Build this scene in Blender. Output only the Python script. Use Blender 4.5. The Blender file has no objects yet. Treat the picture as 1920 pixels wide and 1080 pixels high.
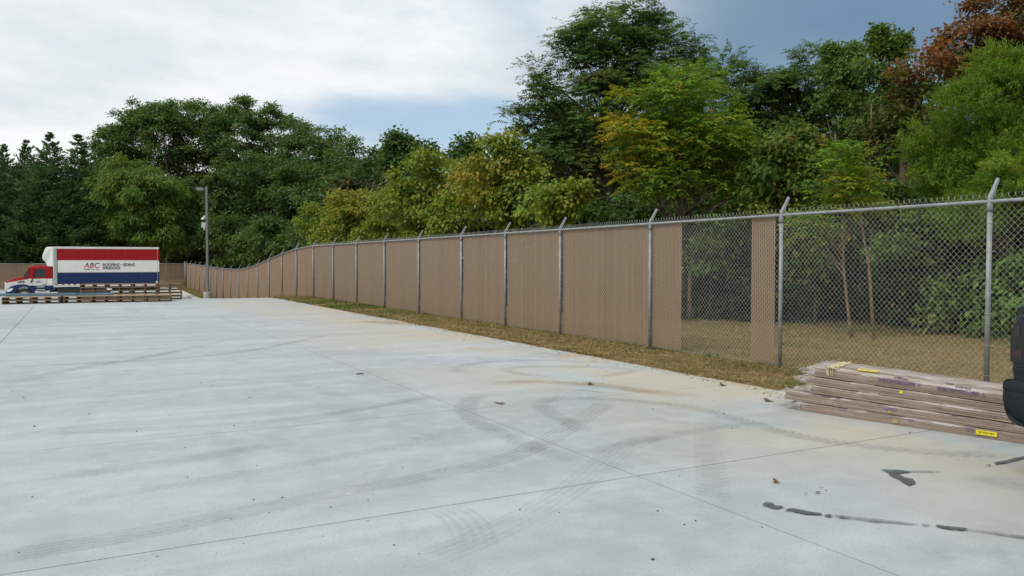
import bpy, math, random
import numpy as np
from mathutils import Vector, Matrix

# ------------------------------------------------------------------ camera, sky, sun, exposure
S = bpy.context.scene
COL = S.collection
HEAD = math.radians(28.3)          # camera heading, clockwise from +Y (the fence runs along +Y)
PITCH = math.radians(1.88)
CAMH = 1.57
F = 1520.0
cam_d = bpy.data.cameras.new("camera")
cam = bpy.data.objects.new("camera", cam_d)
COL.objects.link(cam)
cam_d.sensor_width = 36.0
cam_d.lens = F / 1920 * 36.0
cam_d.clip_start = 0.1
cam_d.clip_end = 3000
cam.location = (0, 0, CAMH)
cam.rotation_euler = (math.pi / 2 - PITCH, 0, -HEAD)
S.camera = cam

SUN_EL, SUN_AZ = math.radians(48), math.radians(-105)   # azimuth clockwise from +Y
sun_d = bpy.data.lights.new("sun", 'SUN')
sun_d.energy = 1.5
sun_d.angle = math.radians(22)
sun_d.color = (1.0, 0.95, 0.87)
sun = bpy.data.objects.new("sun", sun_d)
COL.objects.link(sun)
sv = Vector((math.sin(SUN_AZ) * math.cos(SUN_EL), math.cos(SUN_AZ) * math.cos(SUN_EL), math.sin(SUN_EL)))
sun.rotation_euler = sv.to_track_quat('Z', 'Y').to_euler()

S.view_settings.view_transform = 'Standard'
S.view_settings.look = 'None'
S.view_settings.gamma = 1.0
S.view_settings.use_curve_mapping = False
S.view_settings.exposure = 0.15
S.render.engine = 'CYCLES'
S.cycles.max_bounces = 6
S.cycles.transparent_max_bounces = 12

world = bpy.data.worlds.new("World")
S.world = world
world.use_nodes = True


class NT:
    """tiny node-tree helper"""
    def __init__(s, tree):
        s.t = tree
        s.n = tree.nodes
        s.l = tree.links

    def node(s, kind, **kw):
        n = s.n.new(kind)
        for k, v in kw.items():
            setattr(n, k, v)
        return n

    def put(s, sock, v):
        if isinstance(v, bpy.types.NodeSocket):
            s.l.new(v, sock)
        elif v is not None:
            if hasattr(sock.default_value, '__len__') and not hasattr(v, '__len__'):
                v = (v, v, v, 1)[:len(sock.default_value)]
            if hasattr(v, '__len__') and len(v) == 3 and len(sock.default_value) == 4:
                v = tuple(v) + (1,)
            sock.default_value = v

    def math(s, op, a, b=None, c=None, clamp=False):
        n = s.node('ShaderNodeMath', operation=op, use_clamp=clamp)
        s.put(n.inputs[0], a)
        if b is not None:
            s.put(n.inputs[1], b)
        if c is not None:
            s.put(n.inputs[2], c)
        return n.outputs[0]

    def step(s, x, a, b, lo=0.0, hi=1.0):
        n = s.node('ShaderNodeMapRange', interpolation_type='SMOOTHSTEP')
        s.put(n.inputs[0], x)
        for i, v in enumerate((a, b, lo, hi)):
            s.put(n.inputs[i + 1], v)
        return n.outputs[0]

    def mix(s, f, a, b, mode='MIX'):
        n = s.node('ShaderNodeMix', data_type='RGBA', blend_type=mode)
        s.put(n.inputs[0], f)
        s.put(n.inputs[6], a)
        s.put(n.inputs[7], b)
        return n.outputs[2]

    def noise(s, vec, scale, detail=4, rough=0.55, dist=0.0):
        n = s.node('ShaderNodeTexNoise')
        s.put(n.inputs['Vector'], vec)
        n.inputs['Scale'].default_value = scale
        n.inputs['Detail'].default_value = detail
        n.inputs['Roughness'].default_value = rough
        n.inputs['Distortion'].default_value = dist
        return n.outputs['Fac']

    def mapping(s, vec, scale=(1, 1, 1), loc=(0, 0, 0), rot=(0, 0, 0)):
        n = s.node('ShaderNodeMapping')
        s.put(n.inputs[0], vec)
        n.inputs[1].default_value = loc
        n.inputs[2].default_value = rot
        n.inputs[3].default_value = scale
        return n.outputs[0]

    def xyz(s, vec):
        n = s.node('ShaderNodeSeparateXYZ')
        s.put(n.inputs[0], vec)
        return n.outputs

    def comb(s, x, y, z):
        n = s.node('ShaderNodeCombineXYZ')
        for i, v in enumerate((x, y, z)):
            s.put(n.inputs[i], v)
        return n.outputs[0]

    def attr(s, name):
        return s.node('ShaderNodeAttribute', attribute_name=name)


def build_world():
    w = NT(world.node_tree)
    w.n.clear()
    out = w.node('ShaderNodeOutputWorld')
    bg = w.node('ShaderNodeBackground')
    sky = w.node('ShaderNodeTexSky')
    sky.sky_type = 'NISHITA'
    sky.sun_disc = False
    sky.sun_elevation = SUN_EL
    sky.sun_rotation = SUN_AZ
    sky.air_density = 1.0
    sky.dust_density = 1.2
    base = w.mix(1.0, sky.outputs[0], (0.125, 0.125, 0.125), 'MULTIPLY')
    d = w.node('ShaderNodeTexCoord').outputs['Generated']
    x, y, z = w.xyz(d)[0:3]
    zz = w.math('MAXIMUM', z, 0.0)
    den = w.math('ADD', zz, 0.16)
    px = w.math('DIVIDE', x, den)
    py = w.math('DIVIDE', y, den)
    pv = w.comb(px, py, 0.0)
    # how far a direction lies round to the right of the sun's side of the sky
    side = w.math('ADD', w.math('MULTIPLY', x, 0.90), w.math('MULTIPLY', y, 0.43))   # 1 on the far right
    n1 = w.noise(w.mapping(pv, (0.52, 0.52, 1), (3.1, 0.7, 0)), 1.0, 7, 0.52, 0.25)
    n2 = w.noise(w.mapping(pv, (1.15, 1.15, 1), (7.3, 2.2, 0)), 1.0, 8, 0.58, 0.1)
    cov = w.math('ADD', w.math('MULTIPLY', n1, 0.75), w.math('MULTIPLY', n2, 0.25))
    far = w.step(w.math('ADD', side, w.math('MULTIPLY', w.math('SUBTRACT', n1, 0.5), 0.30)), 0.775, 0.895)
    bias = w.math('ADD', w.step(side, 0.2, 0.85, 0.30, 0.04), w.math('MULTIPLY', far, 0.30))
    band = w.step(w.math('ABSOLUTE', w.math('SUBTRACT', z, 0.172)), 0.0, 0.05, 0.20, 0.0)
    band = w.math('MULTIPLY', band, w.math('MULTIPLY', w.step(side, 0.45, 0.68), w.math('SUBTRACT', 1.0, far)))
    c = w.math('SUBTRACT', w.math('ADD', cov, bias), band)
    mask = w.step(c, 0.42, 0.66)
    white = w.mix(w.step(n2, 0.3, 0.7), (0.66, 0.715, 0.755), (0.92, 0.935, 0.93))
    grey = w.mix(w.step(n1, 0.35, 0.65), (0.155, 0.25, 0.375), (0.25, 0.35, 0.46))
    cl = w.mix(far, white, grey)
    thin = w.mix(0.7, base, (0.42, 0.565, 0.71))
    col = w.mix(mask, thin, cl)
    # ground half of the dome: dull earth, as beyond the horizon
    col = w.mix(w.step(z, -0.06, -0.005), (0.12, 0.13, 0.10), col)
    w.put(bg.inputs[0], col)
    bg.inputs[1].default_value = 1.0
    w.l.new(bg.outputs[0], out.inputs[0])


build_world()

# ------------------------------------------------------------------ helpers
RT = np.array([math.cos(HEAD), -math.sin(HEAD), 0.0])
FWH = np.array([math.sin(HEAD), math.cos(HEAD), 0.0])
FW = FWH * math.cos(PITCH) + np.array([0, 0, -math.sin(PITCH)])
UPC = FWH * math.sin(PITCH) + np.array([0, 0, math.cos(PITCH)])
CAMP = np.array([0, 0, CAMH])


def ray(u, v):
    return RT * (u - 960) / F + UPC * (540 - v) / F + FW


def at(u, v, Z):
    """world point seen at photo pixel (u, v) at horizontal depth Z metres"""
    r = ray(u, v)
    return CAMP + r * (Z / float(r @ FWH))


def flat(u, v):
    """point of the flat yard (z = 0) seen at photo pixel (u, v)"""
    r = ray(u, v)
    return CAMP + r * (-CAMH / r[2])


def sstep(a, b, x):
    t = np.clip((x - a) / (b - a), 0, 1)
    return t * t * (3 - 2 * t)


def ground_z(x, y):
    x = np.asarray(x, float)
    y = np.asarray(y, float)
    yc = 38 - 0.55 * np.clip(x, -6, 6)
    return -1.17 * sstep(0, 19, y - yc) + 0.30 * sstep(57, 80, y)


def tag(o, label=None, cat=None, group=None, kind=None):
    if label:
        o['label'] = label
    if cat:
        o['category'] = cat
    if group:
        o['group'] = group
    if kind:
        o['kind'] = kind
    return o


def empty(name, loc=(0, 0, 0), rz=0.0, parent=None):
    o = bpy.data.objects.new(name, None)
    o.empty_display_size = 0.2
    COL.objects.link(o)
    o.location = loc
    o.rotation_euler = (0, 0, rz)
    if parent:
        o.parent = parent
    return o


def thing(name, label, cat, loc=(0, 0, 0), rz=0.0, group=None):
    return tag(empty(name, loc, rz), label, cat, group)


def place(name, me, parent=None, loc=(0, 0, 0), rot=(0, 0, 0), kind=None):
    o = bpy.data.objects.new(name, me)
    COL.objects.link(o)
    if parent:
        o.parent = parent
    o.location = loc
    o.rotation_euler = rot
    if kind:
        o['kind'] = kind
    return o


def np_mesh(name, V, Fq, mat, attrs=None, smooth=False):
    """V (n,3), Fq (m,k) constant-size faces"""
    V = np.asarray(V, np.float32)
    Fq = np.asarray(Fq, np.int32)
    me = bpy.data.meshes.new(name)
    k = Fq.shape[1]
    me.vertices.add(len(V))
    me.vertices.foreach_set('co', V.ravel())
    me.loops.add(Fq.size)
    me.loops.foreach_set('vertex_index', Fq.ravel())
    me.polygons.add(len(Fq))
    me.polygons.foreach_set('loop_start', np.arange(0, Fq.size, k, dtype=np.int32))
    if smooth:
        me.polygons.foreach_set('use_smooth', np.ones(len(Fq), bool))
    if attrs:
        for an, av in attrs.items():
            a = me.attributes.new(an, 'FLOAT', 'POINT')
            a.data.foreach_set('value', np.asarray(av, np.float32))
    me.update(calc_edges=True)
    if mat:
        me.materials.append(mat)
    return me


class MB:
    """collects boxes, tubes, prisms into one mesh"""
    def __init__(s):
        s.v = []
        s.f = []
        s.m = []

    def add(s, verts, faces, m=0):
        b = len(s.v)
        s.v += [tuple(map(float, p)) for p in verts]
        s.f += [tuple(b + i for i in f) for f in faces]
        s.m += [m] * len(faces)

    def box(s, c, d, rz=0.0, m=0, taper=1.0):
        cx, cy, cz = c
        hx, hy, hz = d[0] / 2, d[1] / 2, d[2] / 2
        cs, sn = math.cos(rz), math.sin(rz)
        vs = []
        for sz in (-1, 1):
            k = taper if sz > 0 else 1.0
            for sx, sy in ((-1, -1), (1, -1), (1, 1), (-1, 1)):
                x, y = sx * hx * k, sy * hy * k
                vs.append((cx + x * cs - y * sn, cy + x * sn + y * cs, cz + sz * hz))
        s.add(vs, [(3, 2, 1, 0), (4, 5, 6, 7), (0, 1, 5, 4), (1, 2, 6, 5), (2, 3, 7, 6), (3, 0, 4, 7)], m)

    def tube(s, pts, r, n=8, cap=True, m=0):
        P = [np.array(p, float) for p in pts]
        R = list(r) if hasattr(r, '__len__') else [r] * len(P)
        ref = None
        vs = []
        for i, p in enumerate(P):
            t = P[min(i + 1, len(P) - 1)] - P[max(i - 1, 0)]
            t = t / (np.linalg.norm(t) + 1e-9)
            if ref is None:
                ref = np.array([0, 0, 1.0]) if abs(t[2]) < 0.9 else np.array([1.0, 0, 0])
            a = np.cross(t, ref)
            a /= np.linalg.norm(a) + 1e-9
            b = np.cross(t, a)
            ref = np.cross(a, t)
            for k in range(n):
                an = 2 * math.pi * k / n
                vs.append(p + R[i] * (math.cos(an) * a + math.sin(an) * b))
        fs = []
        for i in range(len(P) - 1):
            for k in range(n):
                k2 = (k + 1) % n
                fs.append((i * n + k, i * n + k2, (i + 1) * n + k2, (i + 1) * n + k))
        if cap:
            fs.append(tuple(range(n - 1, -1, -1)))
            fs.append(tuple((len(P) - 1) * n + k for k in range(n)))
        s.add(vs, fs, m)

    def prism(s, prof, y0, y1, m=0, inset=None):
        """profile in (x, z) extruded from y0 to y1; inset: per-vertex shrink of |y|"""
        n = len(prof)
        ins = inset or [0] * n
        sg = 1 if y1 > y0 else -1
        vs = [(p[0], y0 + sg * i, p[1]) for p, i in zip(prof, ins)] + [(p[0], y1 - sg * i, p[1]) for p, i in zip(prof, ins)]
        fs = [tuple(range(n)), tuple(range(2 * n - 1, n - 1, -1))]
        for k in range(n):
            k2 = (k + 1) % n
            fs.append((k, k + n, k2 + n, k2))
        s.add(vs, fs, m)

    def mesh(s, name, mats, smooth=False):
        me = bpy.data.meshes.new(name)
        me.from_pydata(s.v, [], s.f)
        for mt in (mats if isinstance(mats, (list, tuple)) else [mats]):
            me.materials.append(mt)
        me.polygons.foreach_set('material_index', s.m)
        if smooth:
            me.polygons.foreach_set('use_smooth', [True] * len(s.f))
        me.update()
        return me

    def build(s, name, mats, parent=None, loc=(0, 0, 0), rot=(0, 0, 0), smooth=False, bevel=0.0, seg=2, kind=None):
        o = place(name, s.mesh(name, mats, smooth), parent, loc, rot, kind)
        if bevel:
            import bmesh
            bm = bmesh.new()
            bm.from_mesh(o.data)
            bmesh.ops.recalc_face_normals(bm, faces=bm.faces)
            ed = [e for e in bm.edges if len(e.link_faces) == 2 and e.calc_face_angle(0) > 0.5]
            bmesh.ops.bevel(bm, geom=ed, offset=bevel, segments=seg, affect='EDGES', profile=0.6)
            bm.to_mesh(o.data)
            bm.free()
        return o


# ------------------------------------------------------------------ materials
def new_mat(name):
    m = bpy.data.materials.new(name)
    m.use_nodes = True
    t = NT(m.node_tree)
    t.n.clear()
    out = t.node('ShaderNodeOutputMaterial')
    b = t.node('ShaderNodeBsdfPrincipled')
    t.l.new(b.outputs[0], out.inputs[0])
    return m, t, b, out


def simple(name, col, rough=0.6, metal=0.0, var=0.12, scale=6.0, bump=0.0, coat=0.0, spec=0.5, bscale=60.0):
    m, t, b, out = new_mat(name)
    co = t.node('ShaderNodeTexCoord').outputs['Object']
    n = t.noise(co, scale, 5)
    lo = tuple(c * (1 - var) for c in col)
    hi = tuple(min(1, c * (1 + var)) for c in col)
    t.put(b.inputs['Base Color'], t.mix(t.step(n, 0.3, 0.7), lo, hi))
    t.put(b.inputs['Roughness'], t.step(n, 0.2, 0.8, rough * 0.88, min(1, rough * 1.12)))
    b.inputs['Metallic'].default_value = metal
    b.inputs['Specular IOR Level'].default_value = spec
    if coat:
        b.inputs['Coat Weight'].default_value = coat
        b.inputs['Coat Roughness'].default_value = 0.06
    if bump:
        bp = t.node('ShaderNodeBump')
        bp.inputs['Strength'].default_value = bump
        bp.inputs['Distance'].default_value = 0.01
        t.put(bp.inputs['Height'], t.noise(co, bscale, 4))
        t.l.new(bp.outputs[0], b.inputs['Normal'])
    return m


def concrete_mat():
    m, t, b, out = new_mat('concrete')
    p = t.node('ShaderNodeNewGeometry').outputs['Position']
    X = t.xyz(p)[0]
    big = t.noise(p, 0.22, 6, 0.6, 0.4)
    streak = t.noise(t.mapping(p, (0.16, 1.5, 1), rot=(0, 0, 0.12)), 1.0, 6, 0.6, 0.3)
    streak2 = t.noise(t.mapping(p, (0.9, 0.14, 1), (4, 9, 0), rot=(0, 0, -0.25)), 1.0, 5, 0.6, 0.3)
    mott = t.noise(p, 3.5, 6, 0.65)
    fine = t.noise(p, 55, 3, 0.6)
    c = t.mix(t.step(big, 0.32, 0.68), (0.340, 0.378, 0.395), (0.430, 0.462, 0.475))
    c = t.mix(t.math('MULTIPLY', t.step(streak, 0.44, 0.72), 0.60), c, (0.520, 0.560, 0.578))
    c = t.mix(t.math('MULTIPLY', t.step(streak2, 0.5, 0.75), 0.5), c, (0.285, 0.31, 0.315))
    c = t.mix(t.math('MULTIPLY', t.step(mott, 0.42, 0.7), 0.34), c, (0.56, 0.59, 0.60))
    blot = t.noise(p, 1.1, 8, 0.72, 0.6)
    c = t.mix(t.math('MULTIPLY', t.step(blot, 0.52, 0.70), 0.40), c, (0.27, 0.29, 0.295))
    mid = t.noise(p, 14, 5, 0.7)
    c = t.mix(t.math('MULTIPLY', t.step(mid, 0.45, 0.75), 0.22), c, (0.25, 0.265, 0.27))
    c = t.mix(t.math('MULTIPLY', t.step(fine, 0.45, 0.75), 0.35), c, (0.24, 0.25, 0.255))
    pore = t.node('ShaderNodeTexVoronoi')
    t.put(pore.inputs['Vector'], p)
    pore.inputs['Scale'].default_value = 14
    c = t.mix(t.step(pore.outputs['Distance'], 0.04, 0.10, 0.55, 0.0), c, (0.16, 0.165, 0.17))
    # clay dust washed on from the verge
    dust = t.math('MULTIPLY', t.step(X, 2.6, 7.2), t.step(t.noise(t.mapping(p, (0.42, 0.30, 1)), 1.0, 6, 0.6, 0.8), 0.36, 0.60))
    c = t.mix(t.math('MULTIPLY', dust, 0.75), c, (0.47, 0.425, 0.315))
    dust2 = t.math('MULTIPLY', t.step(X, 3.8, 7.4), t.step(t.noise(t.mapping(p, (1.1, 0.5, 1), (2, 5, 0)), 1.0, 7, 0.65, 1.0), 0.52, 0.72))
    c = t.mix(t.math('MULTIPLY', dust2, 0.5), c, (0.43, 0.325, 0.19))
    t.put(b.inputs['Base Color'], c)
    t.put(b.inputs['Roughness'], t.step(big, 0.3, 0.7, 0.72, 0.86))
    b.inputs['Specular IOR Level'].default_value = 0.3
    bp = t.node('ShaderNodeBump')
    bp.inputs['Strength'].default_value = 0.25
    bp.inputs['Distance'].default_value = 0.004
    t.put(bp.inputs['Height'], t.noise(t.mapping(p, (60, 200, 60)), 1.0, 3))
    t.l.new(bp.outputs[0], b.inputs['Normal'])
    return m


def ground_mat():
    m, t, b, out = new_mat('verge_soil')
    p = t.node('ShaderNodeNewGeometry').outputs['Position']
    n1 = t.noise(p, 0.6, 6, 0.6)
    n2 = t.noise(p, 9, 6, 0.7)
    n3 = t.noise(t.mapping(p, (30, 80, 30), rot=(0, 0, 0.5)), 1, 4, 0.7)
    c = t.mix(t.step(n2, 0.3, 0.7), (0.125, 0.085, 0.040), (0.26, 0.185, 0.085))
    c = t.mix(t.math('MULTIPLY', t.step(n3, 0.45, 0.7), 0.55), c, (0.38, 0.28, 0.13))
    c = t.mix(t.math('MULTIPLY', t.step(n1, 0.52, 0.7), 0.6), c, (0.10, 0.11, 0.035))
    X, Y = t.xyz(p)[0:2]
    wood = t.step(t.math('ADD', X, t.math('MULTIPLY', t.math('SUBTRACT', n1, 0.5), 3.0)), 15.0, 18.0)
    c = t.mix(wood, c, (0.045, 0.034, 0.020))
    t.put(b.inputs['Base Color'], c)
    b.inputs['Roughness'].default_value = 0.95
    b.inputs['Specular IOR Level'].default_value = 0.1
    bp = t.node('ShaderNodeBump')
    bp.inputs['Strength'].default_value = 0.6
    bp.inputs['Distance'].default_value = 0.03
    t.put(bp.inputs['Height'], n2)
    t.l.new(bp.outputs[0], b.inputs['Normal'])
    return m


def leaf_mat(name, dark, light, autumn=(0.42, 0.24, 0.03), trans=0.36, rough=0.6):
    m, t, b, out = new_mat(name)
    a = t.attr('tint').outputs['Fac']
    u = t.attr('autumn').outputs['Fac']
    c = t.mix(a, dark, light)
    c = t.mix(u, c, autumn)
    t.put(b.inputs['Base Color'], c)
    b.inputs['Roughness'].default_value = rough
    b.inputs['Specular IOR Level'].default_value = 0.25
    tr = t.node('ShaderNodeBsdfTranslucent')
    t.put(tr.inputs[0], t.mix(1.0, c, (1.15, 1.25, 0.6), 'MULTIPLY'))
    mx = t.node('ShaderNodeMixShader')
    mx.inputs[0].default_value = trans
    t.l.new(b.outputs[0], mx.inputs[1])
    t.l.new(tr.outputs[0], mx.inputs[2])
    t.l.new(mx.outputs[0], out.inputs[0])
    return m


def film_mat():
    """clear polythene sleeve: mostly see-through, with a milky glossy skin"""
    m, t, b, out = new_mat('polythene_film')
    co = t.node('ShaderNodeTexCoord').outputs['Object']
    wr = t.noise(t.mapping(co, (3, 14, 14)), 1.0, 6, 0.65, 0.8)
    b.inputs['Base Color'].default_value = (0.78, 0.72, 0.70, 1)
    b.inputs['Roughness'].default_value = 0.22
    bp = t.node('ShaderNodeBump')
    bp.inputs['Strength'].default_value = 0.9
    bp.inputs['Distance'].default_value = 0.02
    t.put(bp.inputs['Height'], wr)
    t.l.new(bp.outputs[0], b.inputs['Normal'])
    tp = t.node('ShaderNodeBsdfTransparent')
    tp.inputs[0].default_value = (0.97, 0.96, 0.96, 1)
    mx = t.node('ShaderNodeMixShader')
    nz = t.xyz(t.node('ShaderNodeNewGeometry').outputs['True Normal'])[2]
    milky = t.step(nz, 0.3, 0.8, 0.34, 1.0)       # film more opaque on faces that point up, clearer down the sides
    cloudy = t.math('MAXIMUM', milky, t.step(t.xyz(co)[0], 0.0, 0.03, 1.0, 0.0))
    t.put(mx.inputs[0], t.math('MULTIPLY', t.step(wr, 0.36, 0.70, 0.08, 0.66), cloudy))
    t.l.new(tp.outputs[0], mx.inputs[1])
    t.l.new(b.outputs[0], mx.inputs[2])
    t.l.new(mx.outputs[0], out.inputs[0])
    return m


def mark_mat(name, col, strength, tread, soft=0.25):
    """rubber or dust left on the concrete along a ribbon; 'across' runs -1..1, 'along' in metres"""
    m, t, b, out = new_mat(name)
    ac = t.attr('across').outputs['Fac']
    al = t.attr('along').outputs['Fac']
    en = t.attr('ends').outputs['Fac']
    p = t.node('ShaderNodeNewGeometry').outputs['Position']
    aa = t.math('ABSOLUTE', ac)
    k = t.step(aa, 1.0 - soft, 1.0, 1.0, 0.0)
    if tread == 'chevron':
        ph = t.math('ADD', t.math('MULTIPLY', al, 11.0), t.math('MULTIPLY', aa, 1.1))
        fr = t.math('FRACT', ph)
        bar = t.step(t.math('ABSOLUTE', t.math('SUBTRACT', fr, 0.5)), 0.16, 0.30, 1.0, 0.25)
        core = t.step(aa, 0.40, 0.62, 0.75, 0.0)
        k = t.math('MULTIPLY', k, t.math('MAXIMUM', bar, core))
    elif tread == 'ribs':
        fr = t.math('FRACT', t.math('MULTIPLY', t.math('ADD', ac, 1.0), 2.5))
        k = t.math('MULTIPLY', k, t.step(t.math('ABSOLUTE', t.math('SUBTRACT', fr, 0.5)), 0.2, 0.34, 1.0, 0.3))
    n = t.noise(p, 1.3, 6, 0.65)
    n2 = t.noise(p, 9, 4, 0.6)
    k = t.math('MULTIPLY', k, t.step(n, 0.28, 0.66, 0.25, 1.0))
    k = t.math('MULTIPLY', k, t.step(n2, 0.25, 0.65, 0.45, 1.0))
    k = t.math('MULTIPLY', t.math('MULTIPLY', k, en), strength)
    b.inputs['Base Color'].default_value = tuple(col) + (1,)
    b.inputs['Roughness'].default_value = 0.8
    b.inputs['Specular IOR Level'].default_value = 0.2
    tp = t.node('ShaderNodeBsdfTransparent')
    mx = t.node('ShaderNodeMixShader')
    t.put(mx.inputs[0], k)
    t.l.new(tp.outputs[0], mx.inputs[1])
    t.l.new(b.outputs[0], mx.inputs[2])
    t.l.new(mx.outputs[0], out.inputs[0])
    return m


def stain_mat(name, col, lo, hi, rough):
    m, t, b, out = new_mat(name)
    p = t.node('ShaderNodeNewGeometry').outputs['Position']
    n = t.noise(p, 16, 6, 0.7)
    n2 = t.noise(p, 3.5, 4, 0.6)
    b.inputs['Base Color'].default_value = tuple(col) + (1,)
    b.inputs['Roughness'].default_value = rough
    b.inputs['Specular IOR Level'].default_value = 0.3
    k = t.math('MULTIPLY', t.step(n, 0.30, 0.52, lo, hi), t.step(n2, 0.25, 0.55, 0.55, 1.0))
    tp = t.node('ShaderNodeBsdfTransparent')
    mx = t.node('ShaderNodeMixShader')
    t.put(mx.inputs[0], k)
    t.l.new(tp.outputs[0], mx.inputs[1])
    t.l.new(b.outputs[0], mx.inputs[2])
    t.l.new(mx.outputs[0], out.inputs[0])
    return m


def glass_mat(name, col, rough=0.05, alpha=0.35):
    m, t, b, out = new_mat(name)
    b.inputs['Base Color'].default_value = tuple(col) + (1,)
    b.inputs['Roughness'].default_value = rough
    b.inputs['Specular IOR Level'].default_value = 0.7
    tp = t.node('ShaderNodeBsdfTransparent')
    tp.inputs[0].default_value = (0.75, 0.82, 0.80, 1)
    mx = t.node('ShaderNodeMixShader')
    mx.inputs[0].default_value = 1 - alpha
    t.l.new(tp.outputs[0], mx.inputs[1])
    t.l.new(b.outputs[0], mx.inputs[2])
    t.l.new(mx.outputs[0], out.inputs[0])
    return m


def slat_mat():
    m, t, b, out = new_mat('tan_slat_plastic')
    p = t.node('ShaderNodeNewGeometry').outputs['Position']
    rnd = t.node('ShaderNodeNewGeometry').outputs['Random Per Island']
    n = t.noise(t.mapping(p, (1, 1, 0.35)), 2.2, 5)
    c = t.mix(rnd, (0.252, 0.172, 0.112), (0.315, 0.219, 0.147))
    c = t.mix(t.math('MULTIPLY', t.step(n, 0.4, 0.7), 0.25), c, (0.24, 0.15, 0.10))
    t.put(b.inputs['Base Color'], c)
    b.inputs['Roughness'].default_value = 0.5
    b.inputs['Specular IOR Level'].default_value = 0.3
    return m


def bundle_mat():
    m, t, b, out = new_mat('bundle_slat_plastic')
    rnd = t.node('ShaderNodeNewGeometry').outputs['Random Per Island']
    t.put(b.inputs['Base Color'], t.mix(rnd, (0.235, 0.168, 0.122), (0.37, 0.28, 0.215)))
    b.inputs['Roughness'].default_value = 0.5
    return m


def wood_mat(name, a, bcol):
    m, t, b, out = new_mat(name)
    co = t.node('ShaderNodeTexCoord').outputs['Object']
    rnd = t.node('ShaderNodeObjectInfo').outputs['Random']
    g = t.noise(t.mapping(co, (2, 22, 22)), 1.0, 5, 0.6, 0.6)
    c = t.mix(t.math('ADD', t.math('MULTIPLY', rnd, 0.6), t.math('MULTIPLY', g, 0.4)), a, bcol)
    t.put(b.inputs['Base Color'], c)
    b.inputs['Roughness'].default_value = 0.85
    return m


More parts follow.
